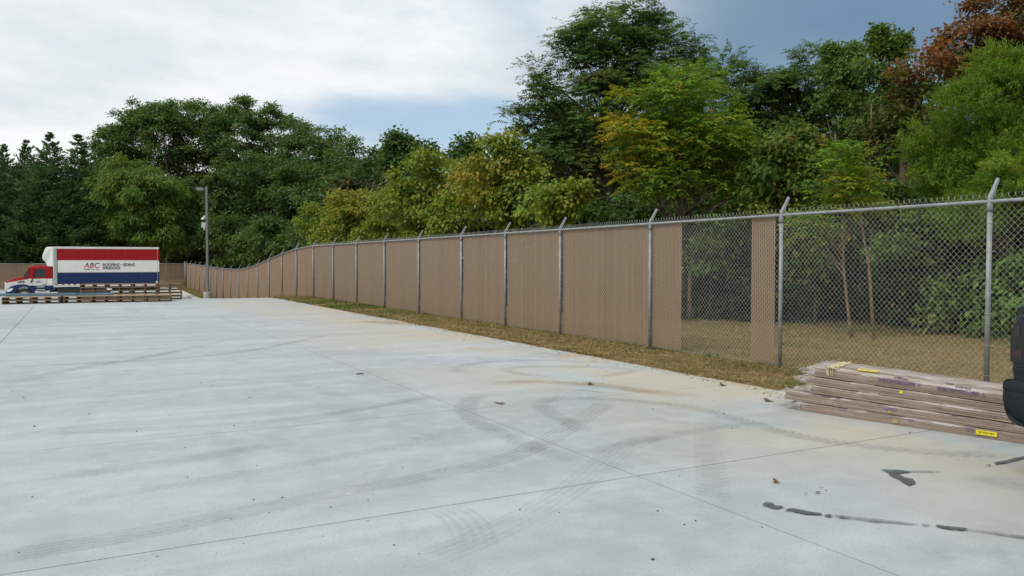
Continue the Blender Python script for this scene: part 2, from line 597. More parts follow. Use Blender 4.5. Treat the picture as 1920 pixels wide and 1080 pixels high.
M = dict(
    concrete=concrete_mat(),
    joint=simple('joint_filler', (0.07, 0.072, 0.075), 0.9),
    soil=ground_mat(),
    galv=simple('galvanised_steel', (0.265, 0.285, 0.29), 0.5, 0.25, 0.18, 9),
    wire=simple('galvanised_wire', (0.46, 0.48, 0.47), 0.42, 0.45, 0.10, 9),
    slat=slat_mat(),
    bundle_slat=bundle_mat(),
    film=film_mat(),
    yellow=simple('yellow_label', (0.78, 0.64, 0.03), 0.5, 0, 0.05),
    faded=simple('faded_yellow_label', (0.42, 0.33, 0.12), 0.5, 0, 0.2),
    label_ink=simple('label_ink', (0.20, 0.15, 0.02), 0.6),
    purple=simple('purple_print', (0.20, 0.135, 0.245), 0.6, 0, 0.25, 14),
    strap=simple('cream_tie', (0.62, 0.55, 0.33), 0.6, 0, 0.2, 12),
    bark=simple('bark', (0.085, 0.062, 0.045), 0.95, 0, 0.35, 7, 0.5, bscale=25),
    bark_light=simple('pale_bark', (0.19, 0.13, 0.08), 0.9, 0, 0.3, 7, 0.5, bscale=25),
    pole=simple('bronze_pole', (0.16, 0.155, 0.145), 0.45, 0.3),
    lamp=simple('lamp_housing', (0.19, 0.185, 0.175), 0.45, 0.2),
    lens=simple('lamp_lens', (0.30, 0.31, 0.32), 0.2),
    white=simple('white_paint', (0.72, 0.73, 0.71), 0.35, 0, 0.05),
    greybox=simple('grey_enclosure', (0.42, 0.43, 0.43), 0.5),
    base_conc=simple('footing_concrete', (0.36, 0.35, 0.32), 0.9, 0, 0.15, 4, 0.4),
    kerb=simple('kerb_concrete', (0.50, 0.48, 0.43), 0.9, 0, 0.12, 3, 0.3),
    red=simple('red_paint', (0.30, 0.0015, 0.004), 0.45, 0, 0.06, 2, spec=0.25),
    blue=simple('blue_paint', (0.008, 0.024, 0.090), 0.45, 0, 0.06, 2, spec=0.25),
    twhite=simple('truck_white', (0.70, 0.70, 0.655), 0.45, 0, 0.05, 2, spec=0.3),
    alu=simple('aluminium_rail', (0.60, 0.61, 0.60), 0.4, 0.3),
    post_alu=simple('aluminium_corner_post', (0.34, 0.37, 0.35), 0.4, 0.4),
    chrome=simple('chrome', (0.70, 0.71, 0.72), 0.18, 0.9),
    black=simple('black_rubber', (0.018, 0.018, 0.019), 0.7),
    chassis=simple('chassis_black', (0.022, 0.023, 0.026), 0.6),
    tank=simple('fuel_tank', (0.55, 0.56, 0.50), 0.4, 0.2),
    glass=glass_mat('cab_glass', (0.030, 0.045, 0.045), 0.05, 0.22),
    headlight=simple('headlight', (0.75, 0.76, 0.74), 0.15),
    ink=simple('dark_lettering', (0.045, 0.047, 0.07), 0.5),
    redink=simple('red_lettering', (0.42, 0.03, 0.035), 0.5),
    reflect_w=simple('reflective_white', (0.72, 0.72, 0.70), 0.4),
    reflect_r=simple('reflective_red', (0.35, 0.02, 0.03), 0.4),
    steel_blue=simple('blue_beam_paint', (0.105, 0.185, 0.255), 0.5, 0, 0.12, 2),
    suv=simple('dark_blue_black_paint', (0.006, 0.011, 0.015), 0.28, 0.0, 0.1, 2, coat=0.25, spec=0.35),
    bumper=simple('bumper_plastic', (0.011, 0.018, 0.023), 0.5, 0, 0.1, 3, spec=0.25),
    suvglass=glass_mat('tinted_glass', (0.006, 0.008, 0.009), 0.04, 0.05),
    tail=simple('smoked_tail_light', (0.010, 0.010, 0.013), 0.15, 0, 0.2, 2, coat=0.25),
    tailred=simple('tail_red_lens', (0.026, 0.007, 0.009), 0.2, coat=0.4),
    tailclear=simple('tail_clear_lens', (0.018, 0.018, 0.02), 0.15, coat=0.5),
    wet=stain_mat('wet_concrete', (0.085, 0.095, 0.098), 0.55, 0.97, 0.6),
    damp=stain_mat('damp_concrete', (0.20, 0.215, 0.22), 0.05, 0.75, 0.7),
    leaf_dead=simple('dead_leaf', (0.17, 0.095, 0.03), 0.9, 0, 0.35, 8),
    stone=simple('dark_gravel', (0.06, 0.055, 0.05), 0.9, 0, 0.4, 4),
    wood=wood_mat('pallet_wood', (0.12, 0.078, 0.046), (0.31, 0.215, 0.125)),
    wood_end=wood_mat('pallet_stringer_wood', (0.07, 0.048, 0.032), (0.18, 0.12, 0.075)),
    woodpale=wood_mat('pallet_wood_pale', (0.30, 0.22, 0.13), (0.46, 0.36, 0.23)),
    paper=simple('paper_scrap', (0.70, 0.70, 0.68), 0.8),
)
L = dict(
    conifer=leaf_mat('conifer_needles', (0.046, 0.094, 0.040), (0.128, 0.215, 0.080), trans=0.2),
    locust=leaf_mat('locust_leaves', (0.060, 0.122, 0.036), (0.160, 0.262, 0.076), (0.34, 0.21, 0.03)),
    far=leaf_mat('far_tree_leaves', (0.060, 0.120, 0.038), (0.155, 0.248, 0.072), (0.22, 0.15, 0.03)),
    deep=leaf_mat('deep_green_leaves', (0.042, 0.086, 0.026), (0.120, 0.192, 0.050), (0.16, 0.11, 0.03)),
    willow=leaf_mat('pale_green_leaves', (0.075, 0.140, 0.028), (0.180, 0.285, 0.056), (0.30, 0.22, 0.03)),
    yellowgreen=leaf_mat('yellow_green_leaves', (0.110, 0.175, 0.022), (0.300, 0.375, 0.058), (0.42, 0.27, 0.035)),
    lime=leaf_mat('lime_leaves', (0.085, 0.175, 0.016), (0.225, 0.365, 0.046), (0.55, 0.33, 0.02)),
    feather=leaf_mat('feathery_leaves', (0.090, 0.175, 0.018), (0.225, 0.350, 0.046), (0.40, 0.27, 0.03)),
    maple=leaf_mat('maple_leaves', (0.056, 0.112, 0.018), (0.175, 0.262, 0.046), (0.40, 0.22, 0.03)),
    wood=leaf_mat('shade_dark_wood_leaves', (0.014, 0.032, 0.015), (0.042, 0.075, 0.028), trans=0.15),  # near-black greens: the wood's deep shade is put into the leaf colour
    mid=leaf_mat('mid_green_leaves', (0.066, 0.128, 0.030), (0.185, 0.285, 0.066), (0.30, 0.20, 0.04)),
    rust=leaf_mat('rusty_leaves', (0.040, 0.070, 0.020), (0.100, 0.135, 0.036), (0.300, 0.098, 0.040)),
    grass=leaf_mat('grass_blades', (0.195, 0.125, 0.048), (0.52, 0.385, 0.180), (0.085, 0.135, 0.028), trans=0.2, rough=0.8),
)

# ------------------------------------------------------------------ ground and yard
SLAB_X = 7.5


def build_ground():
    xs = np.unique(np.round(np.concatenate([
        np.array([-900, -400, -200, -120, -80]), np.arange(-60, 6.1, 2.0), [7.30, 7.40, 7.47, 7.52],
        np.arange(7.8, 20, 0.4), np.arange(20, 60, 4), [80, 120, 200, 400, 900]]), 3))
    ys = np.unique(np.concatenate([
        np.array([-900, -400, -200, -80, -40]), np.arange(-20, 40, 0.8), np.arange(40, 110, 2.0), [130, 180, 260, 420, 900]]))
    X, Y = np.meshgrid(xs, ys)
    Z = ground_z(X, Y) + np.where(X < 7.44, -0.16, -0.012)
    rng = np.random.default_rng(4)
    rough = np.where((X > 7.6) & (X < 40), 1.0, 0.0)
    Z = Z + rough * (0.018 * np.sin(X * 2.3 + 0.7 * Y) * np.sin(Y * 1.3) + rng.normal(0, 0.008, X.shape))
    Z = Z + 0.25 * sstep(14.5, 19, X) * (0.6 + 0.4 * np.sin(Y * 0.9))
    V = np.stack([X, Y, Z], -1).reshape(-1, 3)
    ny, nx = X.shape
    i = np.arange(ny * nx).reshape(ny, nx)
    Fq = np.stack([i[:-1, :-1], i[:-1, 1:], i[1:, 1:], i[1:, :-1]], -1).reshape(-1, 4)
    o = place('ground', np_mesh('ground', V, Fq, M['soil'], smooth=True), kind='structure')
    return o


def build_yard():
    yard = MB()
    yard.box((-26.3, 5.69, -0.105), (67.56, 55.4, 0.05))
    y = yard.build('yard', M['joint'], kind='structure')
    xe = [-60, -16.0, -11.1, -6.2, -1.3, 3.6, SLAB_X]
    ye = [-22, -4.35, -1.30, 1.72, 4.75, 7.77, 33.4]
    g = 0.0060
    for a, b in zip(xe[:-1], xe[1:]):
        for c, d in zip(ye[:-1], ye[1:]):
            mb = MB()
            x0, x1 = a + g, (b - g if b < SLAB_X else b)
            y0, y1 = c + g, d - (0 if d > 30 else g)
            t = 0.0012
            vs = [(x0, y0, -t), (x1, y0, -t), (x1, y1, -t), (x0, y1, -t),
                  (x0 + t, y0 + t, 0), (x1 - t, y0 + t, 0), (x1 - t, y1 - t, 0), (x0 + t, y1 - t, 0),
                  (x0, y0, -0.078), (x1, y0, -0.078), (x1, y1, -0.078), (x0, y1, -0.078)]
            mb.add(vs, [(4, 5, 6, 7), (0, 1, 5, 4), (1, 2, 6, 5), (2, 3, 7, 6), (3, 0, 4, 7),
                        (8, 9, 1, 0), (9, 10, 2, 1), (10, 11, 3, 2), (11, 8, 0, 3)])
            mb.build('concrete_panel', M['concrete'], y)
    # the far half falls away towards the back fence
    xs = np.concatenate([np.arange(-90, -20, 6.0), np.arange(-20, 7.4, 0.9), [SLAB_X]])
    ys = np.concatenate([np.arange(33.41, 62, 0.9), np.arange(62, 84, 3.0), [83.4]])
    X, Y = np.meshgrid(xs, ys)
    Z = ground_z(X, Y)
    V = np.stack([X, Y, Z], -1).reshape(-1, 3)
    ny, nx = X.shape
    i = np.arange(ny * nx).reshape(ny, nx)
    Fq = np.stack([i[:-1, :-1], i[:-1, 1:], i[1:, 1:], i[1:, :-1]], -1).reshape(-1, 4)
    place('lower_yard', np_mesh('lower_yard', V, Fq, M['concrete'], smooth=True), kind='structure')
    return y


def ribbon(name, px, width, mat, parent, z, n=60, fade=0.2):
    """a strip on the flat yard along photo-pixel points"""
    P = np.array([flat(u, v)[:2] for u, v in px])
    # Catmull-Rom resample
    Q = np.vstack([2 * P[0] - P[1], P, 2 * P[-1] - P[-2]])
    pts = []
    seg = len(P) - 1
    for k in range(n + 1):
        s = k / n * seg
        i = min(int(s), seg - 1)
        t = s - i
        p0, p1, p2, p3 = Q[i:i + 4]
        pts.append(0.5 * ((2 * p1) + (-p0 + p2) * t + (2 * p0 - 5 * p1 + 4 * p2 - p3) * t * t + (-p0 + 3 * p1 - 3 * p2 + p3) * t ** 3))
    P = np.array(pts)
    d = np.gradient(P, axis=0)
    d /= np.linalg.norm(d, axis=1)[:, None] + 1e-9
    nrm = np.stack([-d[:, 1], d[:, 0]], 1)
    al = np.concatenate([[0], np.cumsum(np.linalg.norm(np.diff(P, axis=0), axis=1))])
    acs = np.array([-1, -0.5, 0, 0.5, 1])
    V, A, B, E = [], [], [], []
    tt = np.linspace(0, 1, n + 1)
    en = np.clip(np.minimum(tt, 1 - tt) / fade, 0, 1)
    for a in acs:
        V.append(np.concatenate([P + nrm * a * width / 2, np.full((n + 1, 1), z)], 1))
        A.append(np.full(n + 1, a))
        B.append(al)
        E.append(en)
    V = np.concatenate(V)
    i = np.arange(5 * (n + 1)).reshape(5, n + 1)
    Fq = np.stack([i[:-1, :-1], i[:-1, 1:], i[1:, 1:], i[1:, :-1]], -1).reshape(-1, 4)
    me = np_mesh(name, V, Fq, mat, dict(across=np.concatenate(A), along=np.concatenate(B), ends=np.concatenate(E)))
    return place(name, me, parent)


def build_marks(yard):
    rub = (0.235, 0.24, 0.23)
    chev = mark_mat('tyre_dust_chevron', rub, 0.27, 'chevron')
    chev2 = mark_mat('tyre_dust_chevron_faint', (0.26, 0.27, 0.265), 0.17, 'chevron')
    ribs = mark_mat('tyre_dust_ribs', rub, 0.24, 'ribs')
    ribs2 = mark_mat('tyre_dust_ribs_faint', (0.26, 0.27, 0.27), 0.16, 'ribs')
    soft = mark_mat('scuff', (0.25, 0.26, 0.26), 0.24, None, 0.8)
    softw = mark_mat('pale_scuff', (0.64, 0.66, 0.67), 0.5, None, 0.8)
    clay = mark_mat('clay_smear', (0.40, 0.30, 0.16), 0.55, None, 0.9)
    items = [
        ([(-40, 1052), (200, 1012), (450, 962), (650, 921), (800, 894), (960, 856), (1050, 812), (1105, 777), (1140, 752)], 0.26, ribs, 0.05),
        ([(60, 952), (350, 906), (500, 882), (700, 846), (830, 815), (960, 775)], 0.22, chev2, 0.25),
        ([(-40, 818), (250, 806), (400, 797), (600, 779), (760, 752), (840, 735)], 0.3, soft, 0.2),
        ([(-40, 690), (200, 680), (420, 664), (560, 640), (620, 625)], 0.3, soft, 0.2),
        ([(-40, 730), (150, 690), (300, 665), (460, 630)], 0.4, soft, 0.3),
        ([(1090, 872), (1007, 840), (944, 817), (892, 790), (873, 769), (882, 751), (913, 738)], 0.26, chev, 0.12),
        ([(1100, 812), (1080, 800), (1038, 777), (1017, 763), (1020, 752), (1055, 747), (1132, 748), (1236, 757), (1310, 768), (1390, 789),
          (1460, 809), (1560, 829), (1710, 846), (1835, 853), (1930, 852)], 0.26, chev, 0.06),
        ([(900, 701), (866, 698), (860, 690), (890, 682), (930, 678), (986, 676), (1048, 677), (1150, 681)], 0.34, soft, 0.15),
        ([(1040, 708), (982, 702), (952, 695), (962, 690), (1000, 688), (1069, 688), (1152, 690), (1182, 695), (1152, 703), (1100, 709)], 0.3, soft, 0.1),
        ([(815, 948), (855, 965), (880, 990), (895, 1030)], 0.3, ribs2, 0.3),
        ([(1322, 780), (1328, 840), (1336, 910), (1345, 990)], 0.26, chev2, 0.25),
        ([(700, 1085), (900, 1010), (1060, 925), (1180, 835), (1300, 800)], 0.28, ribs2, 0.2),
        ([(960, 880), (1150, 838), (1300, 810), (1440, 790)], 0.28, soft, 0.2),
        ([(-20, 905), (180, 885), (420, 850), (620, 812)], 0.35, soft, 0.3),
        ([(560, 1000), (640, 930), (700, 880), (740, 850)], 0.4, softw, 0.3),
        ([(60, 800), (130, 770), (190, 745), (240, 712)], 0.5, softw, 0.4),
        ([(1660, 1010), (1740, 1030), (1800, 1052)], 0.2, softw, 0.4),
        ([(900, 722), (1000, 716), (1120, 722), (1220, 735), (1330, 744)], 0.5, clay, 0.3),
        ([(660, 606), (700, 604), (760, 607), (840, 612)], 1.2, clay, 0.4),
        ([(1040, 730), (1100, 733), (1140, 738)], 0.12, clay, 0.3),
        ([(770, 621), (779, 621), (790, 821)], 0.05, clay, 0.3) if False else ([(768, 821), (779, 822), (790, 821)], 0.10, clay, 0.3),
    ]
    for k, (px, w, mt, fade) in enumerate(items):
        nm = 'clay_smear' if mt is clay else ('scuff_mark' if mt in (soft, softw) else 'tyre_mark')
        ribbon(nm, px, w, mt, yard, 0.004 + 0.0002 * k, 110, fade)

    def stain(pts, mat, z, rng, name='wet_stain'):
        P = []
        n = len(pts)
        for i in range(n):      # roughen the outline a little
            a, b = np.array(pts[i], float), np.array(pts[(i + 1) % n], float)
            for t in (0, 0.33, 0.66):
                q = a + (b - a) * t
                P.append(q + rng.normal(0, 1.5, 2) * (1.0 if t else 0.4))
        W = [flat(1400 + x / 3.69, 820 + y / 3.69) for x, y in P]
        mb = MB()
        mb.add([(w[0], w[1], z) for w in W], [tuple(range(len(W) - 1, -1, -1))])
        return mb.build(name, mat, yard)
    rng = np.random.default_rng(8)
    zz = 0.0095
    shapes = [
        ([(922, 229), (975, 228), (1070, 234), (1140, 241), (1140, 246), (1070, 254), (1052, 262), (1090, 285), (1150, 294), (1169, 320), (1122, 343), (1085, 322), (1040, 292), (985, 268), (975, 250)], 'wet'),
        ([(1140, 238), (1250, 238), (1350, 246), (1250, 245), (1150, 246)], 'damp'),
        ([(108, 470), (130, 458), (180, 462), (190, 476), (262, 490), (210, 504), (160, 492), (112, 480)], 'wet'),
        ([(256, 510), (300, 500), (390, 512), (420, 520), (510, 532), (528, 545), (470, 546), (400, 538), (330, 524)], 'wet'),
        ([(532, 548), (560, 542), (598, 550), (570, 560), (540, 556)], 'wet'),
        ([(590, 545), (760, 560), (900, 574), (990, 586), (1180, 606), (1180, 614), (970, 598), (860, 592), (740, 574), (640, 566)], 'damp'),
        ([(640, 556), (672, 558), (678, 566), (645, 566)], 'wet'),
        ([(1200, 606), (1280, 614), (1220, 622)], 'damp'),
        ([(1305, 616), (1400, 626), (1520, 638), (1535, 648), (1480, 652), (1380, 640), (1310, 626)], 'wet'),
        ([(1535, 642), (1700, 664), (1920, 692), (1990, 702), (1990, 712), (1900, 706), (1700, 676), (1540, 652)], 'damp'),
        ([(1710, 182), (1790, 168), (1870, 148), (1990, 118), (1990, 134), (1880, 162), (1800, 182), (1730, 194)], 'wet'),
        ([(1650, 197), (1690, 196), (1694, 202), (1655, 203)], 'wet'),
        ([(474, 386), (500, 383), (512, 390), (480, 394)], 'wet'),
        ([(500, 354), (540, 354), (530, 362), (502, 360)], 'damp'),
        ([(398, 394), (420, 394), (418, 402), (402, 402)], 'damp'),
        ([(1600, 285), (1700, 290), (1800, 320), (1990, 340), (1990, 430), (1880, 410), (1790, 370), (1680, 320)], 'soft'),
    ]
    damp_soft = mark_mat('drying_patch', (0.27, 0.285, 0.295), 0.75, None)
    for k, (pts, kind) in enumerate(shapes):
        if kind == 'soft':
            px = [(1400 + 1560 / 3.69, 820 + 262 / 3.69), (1400 + 1750 / 3.69, 820 + 310 / 3.69), (1400 + 2100 / 3.69, 820 + 400 / 3.69)]
            ribbon('drying_patch', px, 0.42, soft, yard, 0.0090, 40, 0.3)
        else:
            stain(pts, M[kind], zz + 0.0002 * k, rng)

    # grit and leaf crumbs lying about
    mb = MB()
    for k in range(120):
        u = rng.uniform(20, 1900)
        v = 575 + 480 * rng.random() ** 1.6
        p = flat(u, v)
        if p[0] > 7.3 or p[1] > 31:
            continue
        s = rng.uniform(0.003, 0.009) * (1 + 0.5 * (rng.random() < 0.08)) * (1 + 0.05 * p[1])
        mb.box((p[0], p[1], s * 0.3), (s * rng.uniform(0.8, 2.0), s, s * 0.6), rng.uniform(0, 3), taper=0.6)
    mb.build('grit', M['stone'], kind='stuff')
    n = 420
    y = rng.uniform(1.5, 24, n)
    x = SLAB_X - np.abs(rng.normal(0, 0.30, n)) * (0.4 + 0.6 * (np.sin(1.3 * y) > 0))
    sz = rng.uniform(0.012, 0.034, n)
    a = rng.uniform(0, 6.28, n)
    dx, dy = np.cos(a) * sz, np.sin(a) * sz
    zb = rng.uniform(0.003, 0.012, n)
    V = np.stack([np.stack([x - dx, y - dy, zb], 1), np.stack([x - dy * 0.4, y + dx * 0.4, zb + 0.006], 1),
                  np.stack([x + dx, y + dy, zb + 0.003], 1), np.stack([x + dy * 0.4, y - dx * 0.4, zb * 0 + 0.004], 1)], 1).reshape(-1, 3)
    place('leaf_litter', np_mesh('leaf_litter', V, np.arange(4 * n).reshape(-1, 4), L['grass'],
                                 dict(tint=np.repeat(rng.uniform(0, 0.8, n), 4), autumn=np.zeros(4 * n))), kind='stuff')
    # single leaves and a stick
    lbl = [
        (1455, 905, 'dry tan leaf lying alone on clean concrete above the long oil trail', 'fallen_leaf', 0.05),
        (937, 757, 'dry brown leaf scrap by the tight curled tyre marks', 'fallen_leaf', 0.085),
        (1107, 721, 'curled brown leaf on the yellowed clay band of the slab', 'fallen_leaf', 0.09),
        (1440, 752, 'flat grey brown leaf scrap near the slat bundles', 'fallen_leaf', 0.10),
        (1355, 723, 'dark leaf scrap by the grass edge in front of the open fence bay', 'fallen_leaf', 0.09),
    ]
    for k, (u, v, lab, nm, s) in enumerate(lbl):
        p = flat(u, v)
        me = MB()
        a = rng.uniform(0, 3)
        pts = []
        for j in range(10):
            th = j / 10 * 2 * math.pi
            r = 1.35 * s * (0.5 + 0.18 * math.cos(3 * th)) * (1.0 if j % 2 else 0.8)
            pts.append((r * math.cos(th) * 1.3, r * math.sin(th) * 0.7, 0.004 + 0.014 * math.cos(th) ** 2))
        me.add(pts + [(0, 0, 0.004)], [(j, (j + 1) % 10, 10) for j in range(10)])
        o = me.build(nm, M['leaf_dead'], loc=(p[0], p[1], 0.004), rot=(0, 0, a))
        tag(o, lab, 'leaf', 'dead leaves on the slab')
    p = flat(675, 702)
    mb = MB()
    mb.tube([(-0.05, -0.005, 0.008), (0, 0.006, 0.01), (0.055, 0.0, 0.007)], [0.007, 0.008, 0.005], 6)
    mb.tube([(0.01, 0.006, 0.01), (0.035, 0.03, 0.012)], [0.005, 0.003], 5)
    tag(mb.build('broken_stick', M['stone'], loc=(p[0], p[1], 0), rot=(0, 0, -0.3)), 'short dark stick lying on the long slab joint', 'stick')


def build_grass():
    rng = np.random.default_rng(21)
    Ps, aut, Ls = [], [], []

    def scatter(x0, x1, y0, y1, dens, Lm, greenf):
        n = int((x1 - x0) * (y1 - y0) * dens)
        x = rng.uniform(x0, x1, n)
        y = rng.uniform(y0, y1, n)
        pat = 0.5 + 0.25 * np.sin(x * 3.1 + 1.3 * y) + 0.25 * np.sin(2.3 * y - 1.7 * x + 1) + 0.2 * np.sin(7.1 * x + 5.3 * y)
        inset = 7.50 + 0.10 * np.maximum(0, np.sin(1.9 * y) + 0.6 * np.sin(4.7 * y + 1) + 0.3 * np.sin(11 * y)) - 0.05 * np.sin(3.1 * y)
        kp = (rng.random(n) < 0.28 + 0.8 * np.clip(pat, 0, 1)) & ((x > inset) | (rng.random(n) < 0.04))
        x, y = x[kp], y[kp]
        n = len(x)
        g = greenf(x, y)
        Ps.append(np.stack([x, y, ground_z(x, y) + 0.0], 1))
        aut.append(np.clip(g + rng.normal(0, 0.2, n), 0, 1))
        Ls.append(Lm * rng.uniform(0.5, 1.4, n))

    def green(x, y):
        g = 0.08 + 0.8 * np.exp(-((y - 28) / 5.5) ** 2) * (np.sin(y * 1.7) > -0.5) + 0.35 * sstep(30, 36, y)
        g += 0.7 * np.exp(-(((x - 8.0) / 0.28) ** 2 + ((y - 7.2) / 0.35) ** 2))
        g += 0.5 * np.exp(-(((x - 8.7) / 0.25) ** 2 + ((y - 9.0) / 0.5) ** 2))
        g += 0.4 * (np.sin(y * 2.9 + 1) * np.sin(x * 4.0 + y) > 0.75)
        g += 0.45 * sstep(13.5, 16.5, x)
        return g
    edge = 7.50
    scatter(edge - 0.25, 9.6, -1, 11, 2900, 0.080, green)
    scatter(edge - 0.2, 9.4, 11, 20, 1600, 0.10, green)
    scatter(edge - 0.15, 9.3, 20, 36, 620, 0.13, green)
    scatter(edge + 0.3, 9.0, 36, 84, 130, 0.2, lambda x, y: green(x, y) * 0 + 0.6)
    scatter(9.6, 17.5, 0, 20, 650, 0.10, green)
    P = np.concatenate(Ps)
    A = np.concatenate(aut)
    Lb = np.concatenate(Ls)
    n = len(P)
    az = rng.uniform(0, 2 * math.pi, n)
    el = np.abs(rng.normal(0.03, 0.20, n)) + 0.45 * A
    d = np.stack([np.cos(az) * np.cos(el), np.sin(az) * np.cos(el), np.sin(el)], 1)
    s = np.stack([-np.sin(az), np.cos(az), np.zeros(n)], 1)
    w = (0.0045 + 0.0028 * (P[:, 1:2] > 11) + 0.004 * (P[:, 1:2] > 20)) * rng.uniform(0.7, 1.5, (n, 1))
    P = P + np.array([0, 0, 1.0]) * rng.uniform(-0.005, 0.03, (n, 1)) * (P[:, 0:1] > 7.55)
    V = np.stack([P - s * w, P + s * w, P + d * Lb[:, None]], 1).reshape(-1, 3)
    T = np.repeat(np.clip(rng.normal(0.5, 0.27, n), 0, 1), 3)
    me = np_mesh('grass', V, np.arange(3 * n).reshape(-1, 3), L['grass'], dict(tint=T, autumn=np.repeat(A, 3)))
    place('grass', me, kind='stuff')
    # ragged green weeds along the foot of the fence
    for u, v, Z, lab in ((1512, 706, 9.6, 'green weed tuft on the straw verge beside the slat bundles'),
                         (1336, 671, 11.9, 'green weed tuft at the foot of the open fence bay')):
        p = flat(u, v)
        n = 70
        az = rng.uniform(0, 6.28, n)
        b = np.stack([p[0] + rng.normal(0, 0.07, n), p[1] + rng.normal(0, 0.12, n), np.zeros(n)], 1)
        d = np.stack([np.cos(az) * 0.4, np.sin(az) * 0.4, rng.uniform(0.6, 1, n)], 1) * rng.uniform(0.06, 0.17, (n, 1))
        s = np.stack([-np.sin(az), np.cos(az), az * 0], 1) * 0.007
        V = np.stack([b - s, b + s, b + d], 1).reshape(-1, 3) - np.array([p[0], p[1], 0])
        me = np_mesh('weed_tuft', V, np.arange(3 * n).reshape(-1, 3), L['grass'],
                     dict(tint=np.repeat(rng.random(n), 3), autumn=np.full(3 * n, 0.95)))
        place('weed_tuft', me, loc=(p[0], p[1], -0.01), kind='stuff')


# ------------------------------------------------------------------ fence
FX = 9.04           # the fence line
FH = 2.24           # top rail height
PITCHW = 3.05 / 83  # spacing of the picket wires


def wire_mesh(name, nw, H, dz=0.0381, r=0.0023, barbs=True):
    """woven chain link of nw zig-zag wires in the local YZ plane; front is -x"""
    nk = int(H / dz)
    V, Fq = [], []
    cnt = 0
    ang = np.array([0, 2.0944, 4.18879])
    zs = 0.05 + dz * np.arange(nk + 1)
    # bend points and mid points, the mid points pushed forwards or back like a real flattened helix
    for i in range(nw):
        k = np.arange(nk + 1)
        y = PITCHW * (i + ((k + i) % 2 == 0))
        pts = np.zeros((2 * nk + 1, 3))
        pts[0::2, 1] = y
        pts[0::2, 2] = zs
        pts[1::2, 1] = (y[:-1] + y[1:]) / 2
        pts[1::2, 2] = (zs[:-1] + zs[1:]) / 2
        going_left = y[1:] < y[:-1]
        pts[1::2, 0] = np.where(going_left, -0.0062, 0.0062)
        n = len(pts)
        ring = np.zeros((n, 3, 3))
        ring[:, :, 0] = pts[:, None, 0] + r * np.cos(ang)
        ring[:, :, 1] = pts[:, None, 1] + r * np.sin(ang)
        ring[:, :, 2] = pts[:, None, 2]
        V.append(ring.reshape(-1, 3))
        b = cnt + 3 * np.arange(n - 1)
        for a in range(3):
            a2 = (a + 1) % 3
            Fq.append(np.stack([b + a, b + a2, b + 3 + a2, b + 3 + a], 1))
        cnt += 3 * n
    V = np.concatenate(V)
    Fq = np.concatenate(Fq)
    if barbs:
        mb = MB()
        zt = zs[-1]
        for i in range(nw):
            if (nk + i) % 2 == 0:
                y = PITCHW * (i + 1)
                mb.tube([(0, y, zt - 0.004), (0, y, zt + 0.022)], 0.0036, 4, False)
                mb.tube([(0, y, zt + 0.020), (-0.004, y + 0.011, zt + 0.036)], 0.0021, 3, False)
                mb.tube([(0, y, zt + 0.020), (0.004, y - 0.011, zt + 0.036)], 0.0021, 3, False)
        V2 = np.array(mb.v)
        F2 = np.array(mb.f) + len(V)
        V = np.concatenate([V, V2])
        Fq = np.concatenate([Fq, F2])
    return np_mesh(name, V, Fq, M['wire'])


def slat_box(mb, yc, z0, z1, w=0.0258, t=0.0055):
    """one hollow-looking slat: shallow crowned strip"""
    vs = []
    for z in (z0, z1):
        vs += [(-t / 2 + 0.0012, yc - w / 2, z), (-t / 2, yc - w / 2 + 0.004, z), (-t / 2, yc + w / 2 - 0.004, z), (-t / 2 + 0.0012, yc + w / 2, z),
               (t / 2, yc + w / 2, z), (t / 2, yc - w / 2, z)]
    fs = [(i, (i + 1) % 6, 6 + (i + 1) % 6, 6 + i) for i in range(6)] + [(0, 1, 2, 3, 4, 5), (11, 10, 9, 8, 7, 6)]
    mb.add(vs, fs)


def slats_mesh(name, ys, za, zb=None, slope=0.0, H=FH, rng=None):
    rng = rng or random.Random(3)
    mb = MB()
    for y in ys:
        slat_box(mb, y, 0.06 + slope * y + rng.uniform(-0.012, 0.012), H - 0.015 + slope * y)
    return mb.mesh(name, M['slat'])


def post_parts(fence, loc, near=True):
    p = place('post', MESH['post'], fence, loc)
    place('post_cap', MESH['cap'], p)
    place('barb_arm', MESH['arm'], p)
    if near:
        for z in (0.28, 0.62, 0.98, 1.32, 1.68, 2.0):
            place('tie_wire', MESH['ties'], p, (0, 0, z))
    return p


MESH = {}


